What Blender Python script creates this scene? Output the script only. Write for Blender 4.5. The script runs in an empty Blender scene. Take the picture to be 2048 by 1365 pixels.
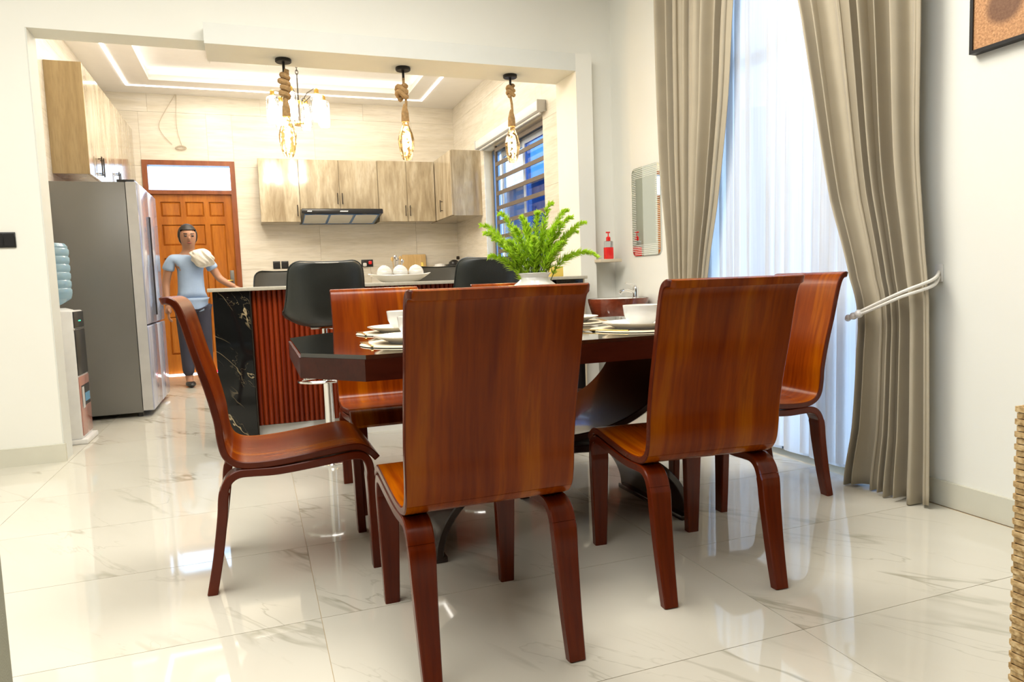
import bpy, bmesh, math, random
from math import pi, sin, cos, radians
from mathutils import Vector, Matrix, Euler

random.seed(7)
S = bpy.context.scene
C = S.collection

# ------------------------------------------------------------------ camera, world, big lights, exposure
F_PX, YAW, PITCH, ROLL, EYE = 1403.25, 0.34852405, 0.08583887, -0.0357986, 0.96
cam_d = bpy.data.cameras.new('camera')
cam_d.sensor_width = 36.0
cam_d.lens = F_PX * 36.0 / 2048.0
cam_d.clip_start = 0.05
cam = bpy.data.objects.new('camera', cam_d)
C.objects.link(cam)
_f = Vector((sin(YAW) * cos(PITCH), cos(YAW) * cos(PITCH), -sin(PITCH)))
_r = Vector((cos(YAW), -sin(YAW), 0))
_u = _r.cross(_f)
_r2 = cos(ROLL) * _r + sin(ROLL) * _u
_u2 = -sin(ROLL) * _r + cos(ROLL) * _u
_m = Matrix((( _r2.x, _u2.x, -_f.x), (_r2.y, _u2.y, -_f.y), (_r2.z, _u2.z, -_f.z)))
cam.matrix_world = Matrix.Translation((0, 0, EYE)) @ _m.to_4x4()
S.camera = cam

w = bpy.data.worlds.new('sky'); S.world = w; w.use_nodes = True
bg = w.node_tree.nodes['Background']
bg.inputs[0].default_value = (0.46, 0.69, 1.0, 1)
bg.inputs[1].default_value = 6.6

def area(name, loc, rot, sx, sy, power, col):
    l = bpy.data.lights.new(name, 'AREA'); l.shape = 'RECTANGLE'; l.size = sx; l.size_y = sy
    l.energy = power; l.color = col
    o = bpy.data.objects.new(name, l); C.objects.link(o); o.location = loc; o.rotation_euler = rot
    return o
area('living_fill_light', (-1.0, 1.7, 3.26), (0, 0, 0), 3.6, 3.4, 138, (1.0, 0.97, 0.905))  # unseen area light added over the living side to brighten walls and floor
area('dining_fill_light', (0.9, 2.6, 3.28), (0, 0, 0), 1.4, 1.0, 66, (1.0, 0.95, 0.87))  # unseen area light added above the table to lift the right side
area('kitchen_tray_light', (0.45, 7.1, 3.29), (0, 0, 0), 2.2, 2.0, 175, (1.0, 0.925, 0.80))

S.view_settings.view_transform = 'Standard'
S.view_settings.look = 'None'
S.view_settings.exposure = 0.1
S.view_settings.gamma = 1.0
S.view_settings.use_curve_mapping = False
S.cycles.max_bounces = 6
S.cycles.diffuse_bounces = 3
S.cycles.glossy_bounces = 3
S.cycles.transmission_bounces = 3
S.cycles.use_adaptive_sampling = True
S.cycles.adaptive_threshold = 0.1
S.cycles.transparent_max_bounces = 12
S.cycles.caustics_reflective = False
S.cycles.caustics_refractive = False
S.cycles.sample_clamp_indirect = 6.0
S.cycles.use_denoising = True

# ------------------------------------------------------------------ materials
def srgb(r, g, b):
    f = lambda c: (c / 255 / 12.92) if c / 255 <= 0.04045 else ((c / 255 + 0.055) / 1.055) ** 2.4
    return (f(r), f(g), f(b), 1)

def _base(name):
    m = bpy.data.materials.new(name); m.use_nodes = True
    nt = m.node_tree
    return m, nt, nt.nodes['Principled BSDF']

def _coords(nt, scale=(1, 1, 1), rnd=False, rot=(0, 0, 0)):
    tc = nt.nodes.new('ShaderNodeTexCoord')
    mp = nt.nodes.new('ShaderNodeMapping')
    mp.inputs['Scale'].default_value = scale
    mp.inputs['Rotation'].default_value = rot
    src = tc.outputs['Object']
    if rnd:
        oi = nt.nodes.new('ShaderNodeObjectInfo')
        vm = nt.nodes.new('ShaderNodeVectorMath'); vm.operation = 'MULTIPLY_ADD'
        cb = nt.nodes.new('ShaderNodeCombineXYZ')
        for i in range(3): nt.links.new(oi.outputs['Random'], cb.inputs[i])
        vm.inputs[1].default_value = (37, 23, 51)
        nt.links.new(cb.outputs[0], vm.inputs[0]); nt.links.new(src, vm.inputs[2])
        src = vm.outputs[0]
    nt.links.new(src, mp.inputs['Vector'])
    return mp.outputs[0]

def _noise(nt, vec, scale=5, detail=3, rough=.5, dist=0):
    n = nt.nodes.new('ShaderNodeTexNoise')
    n.inputs['Scale'].default_value = scale; n.inputs['Detail'].default_value = detail
    n.inputs['Roughness'].default_value = rough; n.inputs['Distortion'].default_value = dist
    nt.links.new(vec, n.inputs['Vector'])
    return n.outputs['Fac']

def _ramp(nt, fac, stops):
    r = nt.nodes.new('ShaderNodeValToRGB')
    while len(r.color_ramp.elements) < len(stops): r.color_ramp.elements.new(0.5)
    for e, (p, c) in zip(r.color_ramp.elements, stops):
        e.position = p; e.color = c
    nt.links.new(fac, r.inputs[0])
    return r.outputs[0]

def _mix(nt, fac, a, b):
    n = nt.nodes.new('ShaderNodeMix'); n.data_type = 'RGBA'
    if isinstance(fac, float): n.inputs[0].default_value = fac
    else: nt.links.new(fac, n.inputs[0])
    for k, v in ((6, a), (7, b)):
        if isinstance(v, tuple): n.inputs[k].default_value = v
        else: nt.links.new(v, n.inputs[k])
    return n.outputs[2]

def _math(nt, op, a, b=None, clamp=False):
    n = nt.nodes.new('ShaderNodeMath'); n.operation = op; n.use_clamp = clamp
    for k, v in ((0, a), (1, b)):
        if v is None: continue
        if isinstance(v, (int, float)): n.inputs[k].default_value = v
        else: nt.links.new(v, n.inputs[k])
    return n.outputs[0]

def _bump(nt, p, h, strength, dist=0.002):
    b = nt.nodes.new('ShaderNodeBump'); b.inputs['Strength'].default_value = strength
    b.inputs['Distance'].default_value = dist
    nt.links.new(h, b.inputs['Height']); nt.links.new(b.outputs[0], p.inputs['Normal'])

def plain(name, col, rough=.5, metal=0, coat=0, var=.05, scale=9, bump=0, bscale=180, spec=.5, emis=None, es=0, trans=0, sheen=0):
    m, nt, p = _base(name)
    v = _coords(nt)
    d = tuple(c * (1 - var) for c in col[:3]) + (1,)
    l = tuple(min(1, c * (1 + var)) for c in col[:3]) + (1,)
    nt.links.new(_ramp(nt, _noise(nt, v, scale), [(.3, d), (.7, l)]), p.inputs['Base Color'])
    p.inputs['Roughness'].default_value = rough; p.inputs['Metallic'].default_value = metal
    p.inputs['Coat Weight'].default_value = coat; p.inputs['Specular IOR Level'].default_value = spec
    p.inputs['Transmission Weight'].default_value = trans
    p.inputs['Sheen Weight'].default_value = sheen
    p.inputs['Coat Roughness'].default_value = .05
    if emis: p.inputs['Emission Color'].default_value = emis; p.inputs['Emission Strength'].default_value = es
    if bump: _bump(nt, p, _noise(nt, v, bscale, 2), bump)
    return m

def wood(name, c1, c2, c3, scale=(14, 1.2, 1.2), rough=.3, coat=.4, fine=6, rnd=False, nscale=1.6, spec=.35):
    m, nt, p = _base(name)
    v = _coords(nt, scale, rnd)
    a = _noise(nt, v, nscale, 4, .55, .5)
    b = _noise(nt, v, nscale * fine, 3, .6, .2)
    col = _ramp(nt, a, [(.28, c1), (.52, c2), (.78, c3)])
    dark = tuple(c * .72 for c in c1[:3]) + (1,)
    fac = _math(nt, 'MULTIPLY', _math(nt, 'SUBTRACT', b, .45, True), 1.3, True)
    nt.links.new(_mix(nt, fac, col, dark), p.inputs['Base Color'])
    p.inputs['Roughness'].default_value = rough; p.inputs['Coat Weight'].default_value = coat
    p.inputs['Specular IOR Level'].default_value = spec
    p.inputs['Coat Roughness'].default_value = .08
    return m

def marble(name, base, vein, scale=1.3, width=.02, rough=.06, rot=(0, 0, .6), stretch=(1, 2.2, 1), rnd=True, amount=.9, base2=None, mask=.5):
    m, nt, p = _base(name)
    v0 = _coords(nt, (1, 1, 1), rnd, rot)
    mp2 = nt.nodes.new('ShaderNodeMapping'); mp2.inputs['Scale'].default_value = stretch
    nt.links.new(v0, mp2.inputs['Vector']); v = mp2.outputs[0]
    def ridge(sc, wd, dist):
        n = _noise(nt, v, sc, 4, .55, dist)
        d = _math(nt, 'ABSOLUTE', _math(nt, 'SUBTRACT', n, .5))
        return _math(nt, 'SUBTRACT', 1.0, _math(nt, 'DIVIDE', d, wd), True)
    r1 = ridge(scale, width, .35); r2 = ridge(scale * 2.1, width * .6, .7)
    msk = _math(nt, 'MULTIPLY', _math(nt, 'SUBTRACT', _noise(nt, v, scale * .9 + .13, 2), mask, True), 6.0, True)
    fac = _math(nt, 'MULTIPLY', _math(nt, 'MAXIMUM', r1, _math(nt, 'MULTIPLY', r2, .55)), msk)
    fac = _math(nt, 'MULTIPLY', fac, amount, True)
    b2 = base2 or tuple(c * .95 for c in base[:3]) + (1,)
    cloud = _ramp(nt, _noise(nt, v, scale * 1.5, 3), [(.3, b2), (.7, base)])
    nt.links.new(_mix(nt, fac, cloud, vein), p.inputs['Base Color'])
    p.inputs['Roughness'].default_value = rough
    return m

def thin_glass(name, tint=(1, 1, 1, 1), refl=.1, rough=.02):
    m = bpy.data.materials.new(name); m.use_nodes = True; nt = m.node_tree
    for n in list(nt.nodes):
        if n.type == 'BSDF_PRINCIPLED': nt.nodes.remove(n)
    out = nt.nodes['Material Output']
    t = nt.nodes.new('ShaderNodeBsdfTransparent'); g = nt.nodes.new('ShaderNodeBsdfGlossy')
    g.inputs['Roughness'].default_value = rough
    v = _coords(nt)
    t2 = tuple(c * .93 for c in tint[:3]) + (1,)
    nt.links.new(_ramp(nt, _noise(nt, v, 12), [(.3, t2), (.7, tint)]), t.inputs[0])
    lw = nt.nodes.new('ShaderNodeLayerWeight'); lw.inputs[0].default_value = .35
    f = _math(nt, 'MULTIPLY_ADD', lw.outputs['Fresnel'], .7)
    f.node.inputs[2].default_value = refl * .3
    mx = nt.nodes.new('ShaderNodeMixShader')
    nt.links.new(f, mx.inputs[0]); nt.links.new(t.outputs[0], mx.inputs[1]); nt.links.new(g.outputs[0], mx.inputs[2])
    nt.links.new(mx.outputs[0], out.inputs[0])
    return m

def glow(name, col, strength):
    m = bpy.data.materials.new(name); m.use_nodes = True; nt = m.node_tree
    for n in list(nt.nodes):
        if n.type == 'BSDF_PRINCIPLED': nt.nodes.remove(n)
    e = nt.nodes.new('ShaderNodeEmission'); e.inputs[1].default_value = strength
    v = _coords(nt)
    c2 = tuple(c * .95 for c in col[:3]) + (1,)
    nt.links.new(_ramp(nt, _noise(nt, v, 20), [(.3, c2), (.7, col)]), e.inputs[0])
    nt.links.new(e.outputs[0], nt.nodes['Material Output'].inputs[0])
    if name in ('filament', 'green_led', 'red_gleam'): m.cycles.emission_sampling = 'NONE'
    return m

def fabric_sheer(name):
    m = bpy.data.materials.new(name); m.use_nodes = True; nt = m.node_tree
    for n in list(nt.nodes):
        if n.type == 'BSDF_PRINCIPLED': nt.nodes.remove(n)
    d = nt.nodes.new('ShaderNodeBsdfDiffuse'); t = nt.nodes.new('ShaderNodeBsdfTranslucent'); tr = nt.nodes.new('ShaderNodeBsdfTransparent')
    v = _coords(nt, (1, 40, .5))
    col = _ramp(nt, _noise(nt, v, 4, 2), [(.3, (.86, .86, .87, 1)), (.7, (.95, .95, .95, 1))])
    nt.links.new(col, d.inputs[0]); nt.links.new(col, t.inputs[0])
    m1 = nt.nodes.new('ShaderNodeMixShader'); m1.inputs[0].default_value = .52
    m2 = nt.nodes.new('ShaderNodeMixShader'); m2.inputs[0].default_value = .08
    nt.links.new(d.outputs[0], m1.inputs[1]); nt.links.new(t.outputs[0], m1.inputs[2])
    nt.links.new(m1.outputs[0], m2.inputs[1]); nt.links.new(tr.outputs[0], m2.inputs[2])
    nt.links.new(m2.outputs[0], nt.nodes['Material Output'].inputs[0])
    return m

M = {}
M['wall'] = plain('wall_paint', (.86, .852, .775, 1), .75, var=.012, scale=2, spec=.3)
M['trimwhite'] = plain('white_paint', (.735, .745, .69, 1), .6, var=.01, spec=.3)
M['baseboard'] = plain('baseboard_tile', (.66, .64, .53, 1), .25, var=.02)
M['ceiling'] = plain('ceiling_paint', (.85, .83, .80, 1), .8, var=.01, spec=.2)
M['floor'] = marble('floor_tile_marble', (.67, .642, .55, 1), (.23, .21, .13, 1), scale=.95, width=.022, rough=.04, rot=(0, 0, .985), stretch=(.75, 3.2, 1), amount=.8, base2=(.64, .608, .515, 1), mask=.51)
M['grout'] = plain('grout', (.62, .50, .33, 1), .8)
M['kwall'] = wood('kitchen_wall_tile', (.70, .635, .51, 1), (.78, .72, .61, 1), (.83, .78, .69, 1), scale=(.9, .9, 11), rough=.22, coat=0, rnd=True, fine=4)
M['kgrout'] = plain('wall_tile_joint', (.66, .56, .40, 1), .8)
M['cherry'] = wood('cherry_bentwood', (.105, .011, .0008, 1), (.225, .037, .0008, 1), (.385, .100, .0008, 1), scale=(9, .7, .7), rough=.2, coat=.06, fine=7, nscale=1.5, spec=.16)
M['cherry_leg'] = wood('dark_red_cherry_leg', (.062, .006, .001, 1), (.115, .013, .001, 1), (.175, .026, .002, 1), scale=(9, .7, .7), rough=.2, coat=.08, fine=7, nscale=1.5, spec=.25)
M['ply_edge'] = wood('ply_edge_stain', (.06, .008, .002, 1), (.10, .014, .003, 1), (.15, .024, .004, 1), scale=(30, 2, 2), rough=.25, coat=.1, spec=.25)
M['cherry_dark'] = wood('dark_cherry', (.030, .005, .003, 1), (.048, .008, .004, 1), (.07, .012, .005, 1), scale=(1.2, 10, 6), rough=.22, coat=.15, spec=.25)
M['espresso'] = wood('espresso_table_leg', (.014, .006, .004, 1), (.022, .009, .006, 1), (.035, .014, .009, 1), scale=(1.5, 8, 3), rough=.25, coat=.5)
M['blackglass'] = plain('black_glass_top', (.006, .006, .006, 1), .03, var=.1, coat=1.0, spec=.8)
M['blackmarble'] = marble('black_marble', (.008, .009, .009, 1), (.62, .48, .27, 1), scale=2.4, width=.008, rough=.05, rot=(.2, .7, .5), stretch=(2.2, 1.0, .8), rnd=False, amount=1.0, base2=(.004, .005, .005, 1), mask=.47)
M['slat'] = wood('red_slat_wood', (.14, .013, .003, 1), (.235, .028, .005, 1), (.32, .05, .008, 1), scale=(18, 18, .9), rough=.28, coat=.1, rnd=True, spec=.25)
M['slab'] = plain('grey_stone_slab', (.47, .43, .34, 1), .3, var=.08, scale=60)
M['cab'] = wood('greige_oak_laminate', (.27, .205, .125, 1), (.45, .37, .25, 1), (.62, .54, .41, 1), scale=(5, 5, .9), rough=.14, coat=.35, rnd=True, fine=5, nscale=1.9)
M['cab_end'] = wood('cabinet_end_oak', (.40, .285, .14, 1), (.49, .36, .19, 1), (.57, .44, .25, 1), scale=(8, 8, .8), rough=.4, coat=0)
M['handle'] = plain('dark_bronze', (.05, .04, .032, 1), .35, metal=.8)
M['black'] = plain('black_plastic', (.012, .012, .013, 1), .3)
M['blackmetal'] = plain('black_metal', (.015, .014, .014, 1), .45, metal=.3)
M['leather'] = plain('black_leather', (.016, .019, .016, 1), .42, bump=.25, bscale=220, var=.12)
M['quilt'] = plain('quilted_leather', (.075, .07, .055, 1), .45, bump=.2, bscale=200)
M['chrome'] = plain('chrome', (.82, .82, .82, 1), .08, metal=1, var=.02)
M['steel'] = plain('grey_fridge_side', (.185, .18, .165, 1), .35, metal=.15, var=.03, scale=3)
M['fridge_door'] = plain('silver_fridge_door', (.46, .49, .62, 1), .12, metal=.35, var=.02)
M['white_plastic'] = plain('white_plastic', (.78, .77, .74, 1), .35)
M['greyplastic'] = plain('grey_plastic', (.55, .54, .52, 1), .4)
M['redpanel'] = plain('rose_brown_panel', (.42, .19, .15, 1), .25, coat=.5)
M['blueprint'] = plain('blue_sticker', (.10, .28, .45, 1), .4)
M['green_led'] = glow('green_led', (.1, .9, .5, 1), 1.5)
M['ceramic'] = plain('white_ceramic', (.82, .80, .74, 1), .12, coat=.4, var=.01)
M['mat_ivory'] = plain('ivory_placemat', (.66, .56, .40, 1), .6, bump=.5, bscale=260, var=.05)
M['gold'] = plain('gold_metal', (.72, .46, .12, 1), .22, metal=1)
M['bronze'] = plain('bronze_ring', (.16, .05, .025, 1), .3, metal=.6)
M['curtain'] = plain('taupe_curtain', (.50, .435, .315, 1), .85, bump=.15, bscale=400, var=.04, sheen=.2)
def _translucent(m, f, col=(.55, .50, .42, 1)):
    nt = m.node_tree; out = nt.nodes['Material Output']; src = out.inputs[0].links[0].from_socket
    t = nt.nodes.new('ShaderNodeBsdfTranslucent'); t.inputs[0].default_value = col
    mx = nt.nodes.new('ShaderNodeMixShader'); mx.inputs[0].default_value = f
    nt.links.new(src, mx.inputs[1]); nt.links.new(t.outputs[0], mx.inputs[2]); nt.links.new(mx.outputs[0], out.inputs[0])
_translucent(M['curtain'], .13)
M['curtain_lining'] = plain('brown_lining', (.08, .045, .03, 1), .8)
M['sheer'] = fabric_sheer('white_sheer')
M['rope_white'] = plain('white_cord', (.80, .77, .70, 1), .7, bump=.5)
M['bead'] = plain('clear_bead', (.80, .78, .76, 1), .08, coat=1)
M['jute'] = plain('jute_rope', (.42, .26, .11, 1), .9, bump=.9, bscale=240, var=.25, scale=60)
M['amber'] = thin_glass('amber_bulb_glass', (1.0, .80, .50, 1), .15)
M['tinted'] = thin_glass('blue_tinted_glass', (.34, .56, .88, 1), .2)
M['clear'] = thin_glass('clear_glass', (.97, .98, 1, 1), .12)
def bottle_mat():
    m = thin_glass('blue_bottle_plastic', (.70, .88, .97, 1), .35, .08); nt = m.node_tree
    out = nt.nodes['Material Output']; src = out.inputs[0].links[0].from_socket
    d = nt.nodes.new('ShaderNodeBsdfDiffuse'); d.inputs[0].default_value = (.50, .74, .88, 1)
    mx = nt.nodes.new('ShaderNodeMixShader'); mx.inputs[0].default_value = .45
    nt.links.new(src, mx.inputs[1]); nt.links.new(d.outputs[0], mx.inputs[2]); nt.links.new(mx.outputs[0], out.inputs[0])
    return m
M['bottle_blue'] = bottle_mat()
M['filament'] = glow('filament', (1.0, .78, .46, 1), 60)
M['bulb'] = glow('lamp_bulb', (1.0, .88, .66, 1), 40)
M['led'] = glow('led_strip', (1.0, .95, .86, 1), 9)
M['cove'] = glow('cove_led', (1.0, .93, .80, 1), 4.5)
M['doorwood'] = wood('orange_door_wood', (.34, .095, .012, 1), (.47, .15, .018, 1), (.58, .21, .03, 1), scale=(7, 7, .8), rough=.28, coat=.4)
M['doorframe'] = wood('door_frame_wood', (.20, .055, .02, 1), (.27, .08, .03, 1), (.33, .11, .04, 1), scale=(7, 7, .8), rough=.35)
M['alu'] = plain('dark_window_frame', (.10, .15, .24, 1), .35, metal=.5)
M['alu_light'] = plain('light_window_sash', (.55, .62, .74, 1), .35, metal=.2)
M['bar'] = plain('painted_steel_bar', (.14, .11, .085, 1), .5)
M['mirror'] = plain('mirror_silver', (.80, .85, .80, 1), .01, metal=1, var=.005)
M['frost'] = plain('frosted_mirror_edge', (.60, .66, .58, 1), .35, metal=.6)
M['etch'] = plain('etched_line', (.83, .86, .78, 1), .6)
M['basin'] = wood('brown_basin_glaze', (.13, .028, .012, 1), (.22, .045, .018, 1), (.30, .07, .03, 1), scale=(4, 4, 9), rough=.12, coat=.7)
M['soap'] = plain('red_soap', (.85, .012, .01, 1), .25, coat=.5)
M['shelf'] = plain('beige_shelf', (.68, .58, .42, 1), .4)
M['yellow'] = plain('yellow_box', (.78, .58, .12, 1), .5)
M['board'] = wood('bamboo_board', (.62, .40, .16, 1), (.70, .47, .20, 1), (.78, .55, .27, 1), scale=(12, 12, 1), rough=.5, coat=0)
M['leaf'] = plain('fern_leaf', (.50, .70, .04, 1), .5, var=.35, scale=40)

_translucent(M['leaf'], .45, (.55, .80, .05, 1))
M['stem'] = plain('fern_stem', (.10, .16, .02, 1), .6)
M['skin'] = plain('skin', (.40, .20, .115, 1), .5, var=.04)
M['hair'] = plain('black_hair', (.012, .009, .008, 1), .5, bump=.6, bscale=90)
M['shirt'] = plain('light_blue_shirt', (.34, .45, .62, 1), .8, bump=.3, bscale=60)
M['trousers'] = plain('navy_trousers', (.035, .035, .055, 1), .8)
M['towel'] = plain('white_towel', (.80, .74, .62, 1), .95, bump=.8, bscale=150)
M['eye'] = plain('eye_dark', (.01, .008, .008, 1), .2)
M['lip'] = plain('lips', (.28, .07, .05, 1), .5)
M['shoe'] = plain('dark_shoe', (.02, .018, .018, 1), .5)
M['wire'] = plain('beige_wire', (.52, .44, .32, 1), .6)
M['ground'] = plain('outdoor_concrete', (.50, .50, .48, 1), .9)
M['building'] = plain('blue_grey_render', (.035, .075, .17, 1), .8)
M['roofing'] = plain('blue_roof_sheet', (.03, .08, .2, 1), .6)
M['dark_wall'] = wood('dark_reflection_wall', (.07, .035, .018, 1), (.11, .06, .03, 1), (.15, .085, .045, 1), scale=(6, 6, .6), rough=.5, coat=0)
M['sofa'] = plain('grey_green_upholstery', (.30, .30, .23, 1), .9, bump=.4, bscale=250)
M['red_gleam'] = glow('red_gleam', (1.0, .02, .06, 1), 4)  # emission imitating a red gleam, not a lamp
M['white_mark'] = plain('white_print', (.85, .85, .85, 1), .5)
M['blue_paint'] = plain('blue_protective_film', (.10, .22, .45, 1), .35)
M['filter'] = plain('filter_mesh', (.66, .64, .58, 1), .35, metal=.2, bump=.6, bscale=300)
M['caulk'] = plain('rubber_black', (.02, .02, .02, 1), .6)

def woven_mat():
    m, nt, p = _base('woven_rattan')
    v = _coords(nt)
    wv = nt.nodes.new('ShaderNodeTexNoise'); wv.inputs['Scale'].default_value = 90
    nt.links.new(v, wv.inputs['Vector'])
    nt.links.new(_ramp(nt, wv.outputs['Fac'], [(.3, (.26, .15, .05, 1)), (.5, (.50, .33, .14, 1)), (.75, (.72, .55, .30, 1))]), p.inputs['Base Color'])
    p.inputs['Roughness'].default_value = .8
    _bump(nt, p, wv.outputs['Fac'], .6)
    return m
M['woven'] = woven_mat()

def sand_picture():
    m, nt, p = _base('sand_print')
    v = _coords(nt)
    n = _noise(nt, v, 130, 4, .7)
    big = _noise(nt, v, 3.2, 2)
    col = _ramp(nt, n, [(.3, (.30, .13, .045, 1)), (.55, (.58, .29, .12, 1)), (.8, (.80, .50, .26, 1))])
    vm = nt.nodes.new('ShaderNodeVectorMath'); vm.operation = 'DISTANCE'
    vm.inputs[1].default_value = (-.03, -.125, .135)
    nt.links.new(v, vm.inputs[0])
    d = _math(nt, 'ADD', vm.outputs['Value'], _math(nt, 'MULTIPLY', big, .05))
    hole = _ramp(nt, d, [(.075, (1, 1, 1, 1)), (.10, (0, 0, 0, 1))])
    nt.links.new(_mix(nt, _math(nt, 'MULTIPLY', hole, .8), col, (.10, .035, .015, 1)), p.inputs['Base Color'])
    p.inputs['Roughness'].default_value = .5
    return m
M['sand'] = sand_picture()

# ------------------------------------------------------------------ mesh helpers
class MB:
    def __init__(s): s.v = []; s.f = []
    def add(s, vs, fs):
        o = len(s.v); s.v += [tuple(v) for v in vs]; s.f += [tuple(i + o for i in f) for f in fs]; return s
    def box(s, x0, x1, y0, y1, z0, z1):
        v = [(x, y, z) for z in (z0, z1) for y in (y0, y1) for x in (x0, x1)]
        return s.add(v, [(0, 2, 3, 1), (4, 5, 7, 6), (0, 1, 5, 4), (2, 6, 7, 3), (0, 4, 6, 2), (1, 3, 7, 5)])
    def rbox(s, x0, x1, y0, y1, z0, z1, r=.01, seg=2):
        bm = bmesh.new()
        bmesh.ops.create_cube(bm, size=1)
        for v in bm.verts:
            v.co = Vector(((x0 + x1) / 2 + v.co.x * (x1 - x0), (y0 + y1) / 2 + v.co.y * (y1 - y0), (z0 + z1) / 2 + v.co.z * (z1 - z0)))
        bmesh.ops.bevel(bm, geom=bm.edges[:], offset=r, segments=seg, profile=.5, affect='EDGES')
        bm.verts.index_update()
        s.add([v.co[:] for v in bm.verts], [[v.index for v in f.verts] for f in bm.faces]); bm.free(); return s
    def lathe(s, prof, n=24, c=(0, 0, 0), ax='z', cap=True, sx=1, sy=1):
        vs = []; fs = []
        for (r, h) in prof:
            for i in range(n):
                a = 2 * pi * i / n
                p = (r * cos(a) * sx, r * sin(a) * sy, h)
                if ax == 'x': p = (p[2], p[0], p[1])
                if ax == 'y': p = (p[0], p[2], p[1])
                vs.append((p[0] + c[0], p[1] + c[1], p[2] + c[2]))
        flip = ax == 'y'
        for k in range(len(prof) - 1):
            for i in range(n):
                j = (i + 1) % n
                q = (k * n + i, k * n + j, (k + 1) * n + j, (k + 1) * n + i)
                fs.append(q[::-1] if flip else q)
        if cap:
            b = tuple(range(n)); t = tuple((len(prof) - 1) * n + i for i in range(n))
            fs.append(b if flip else b[::-1]); fs.append(t[::-1] if flip else t)
        return s.add(vs, fs)
    def tube(s, pts, r, n=10, closed=False):
        pts = [Vector(p) for p in pts]; m = len(pts)
        rs = r if isinstance(r, (list, tuple)) else [r] * m
        vs = []; fs = []; prev = None
        for i, p in enumerate(pts):
            a = pts[(i - 1) % m] if (closed or i > 0) else p
            b = pts[(i + 1) % m] if (closed or i < m - 1) else p
            t = (b - a).normalized()
            if prev is None:
                up = Vector((0, 0, 1)) if abs(t.z) < .9 else Vector((1, 0, 0))
                nrm = t.cross(up).normalized()
            else:
                nrm = (prev - t * prev.dot(t))
                nrm = nrm.normalized() if nrm.length > 1e-6 else t.orthogonal().normalized()
            prev = nrm; bn = t.cross(nrm)
            for k in range(n):
                a2 = 2 * pi * k / n
                vs.append(p + (nrm * cos(a2) + bn * sin(a2)) * rs[i])
        rng = m if closed else m - 1
        for i in range(rng):
            for k in range(n):
                j = (k + 1) % n; i2 = (i + 1) % m
                fs.append((i * n + k, i * n + j, i2 * n + j, i2 * n + k))
        if not closed:
            fs.append(tuple(range(n))[::-1]); fs.append(tuple((m - 1) * n + k for k in range(n)))
        return s.add(vs, fs)
    def sphere(s, c, r, n=14, m=9, sc=(1, 1, 1)):
        prof = []
        for k in range(m + 1):
            a = -pi / 2 + pi * k / m
            prof.append((max(1e-4, r * cos(a)), r * sin(a)))
        vs = []; fs = []
        for (rr, h) in prof:
            for i in range(n):
                a = 2 * pi * i / n
                vs.append((c[0] + rr * cos(a) * sc[0], c[1] + rr * sin(a) * sc[1], c[2] + h * sc[2]))
        for k in range(m):
            for i in range(n):
                j = (i + 1) % n
                fs.append((k * n + i, k * n + j, (k + 1) * n + j, (k + 1) * n + i))
        return s.add(vs, fs)
    def prism(s, poly, z0, z1):
        n = len(poly)
        vs = [(x, y, z0) for x, y in poly] + [(x, y, z1) for x, y in poly]
        fs = [tuple(range(n))[::-1], tuple(range(n, 2 * n))] + [(i, (i + 1) % n, n + (i + 1) % n, n + i) for i in range(n)]
        return s.add(vs, fs)
    def ribbon(s, prof, widths, th, ch=.003, x0=0.0):
        """bent strip: prof = [(y,z)], widths per station (in x), thickness th"""
        n = len(prof); vs = []; fs = []
        ths = th if isinstance(th, (list, tuple)) else [th] * n
        for i, (y, z) in enumerate(prof):
            a = prof[max(0, i - 1)]; b = prof[min(n - 1, i + 1)]
            t = Vector((b[0] - a[0], b[1] - a[1])).normalized(); nn = Vector((-t.y, t.x))
            hw = widths[i] / 2; ht = ths[i] / 2
            c = min(ch, ht * .6)
            for (dx, dn) in ((-hw + c, -ht), (hw - c, -ht), (hw, -ht + c), (hw, ht - c), (hw - c, ht), (-hw + c, ht), (-hw, ht - c), (-hw, -ht + c)):
                vs.append((x0 + dx, y + nn.x * dn, z + nn.y * dn))
        for i in range(n - 1):
            for k in range(8):
                j = (k + 1) % 8
                fs.append((i * 8 + k, (i + 1) * 8 + k, (i + 1) * 8 + j, i * 8 + j))
        fs.append(tuple(range(8))); fs.append(tuple((n - 1) * 8 + k for k in range(8))[::-1])
        return s.add(vs, fs)
    def rot(s, M3, start=0):
        for i in range(start, len(s.v)): s.v[i] = tuple(M3 @ Vector(s.v[i]))
        return s

def link(o, parent=None):
    C.objects.link(o)
    if parent is not None: o.parent = parent
    return o

def edge_stain(o, mat):
    o.data.materials.append(M[mat])
    for p in o.data.polygons:
        if abs(p.normal.x) > .6: p.material_index = 1
    return o

def build(name, mb, mat, parent=None, smooth=True, angle=35, loc=None, rot=None):
    me = bpy.data.meshes.new(name)
    me.from_pydata(mb.v, [], mb.f)
    bm = bmesh.new(); bm.from_mesh(me)
    bmesh.ops.recalc_face_normals(bm, faces=bm.faces)
    bm.to_mesh(me); bm.free()
    me.materials.append(M[mat] if isinstance(mat, str) else mat)
    if smooth:
        me.polygons.foreach_set('use_smooth', [True] * len(me.polygons))
        me.set_sharp_from_angle(angle=radians(angle))
    o = bpy.data.objects.new(name, me)
    link(o, parent)
    if loc: o.location = loc
    if rot: o.rotation_euler = rot
    return o

def tag(o, label=None, cat=None, group=None, kind=None):
    if label: o['label'] = label
    if cat: o['category'] = cat
    if group: o['group'] = group
    if kind: o['kind'] = kind
    return o

def thing(name, label, cat, loc=(0, 0, 0), rz=0, group=None):
    o = bpy.data.objects.new(name, None); link(o)
    o.empty_display_size = .1
    o.location = loc; o.rotation_euler = (0, 0, rz)
    return tag(o, label, cat, group)

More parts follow.
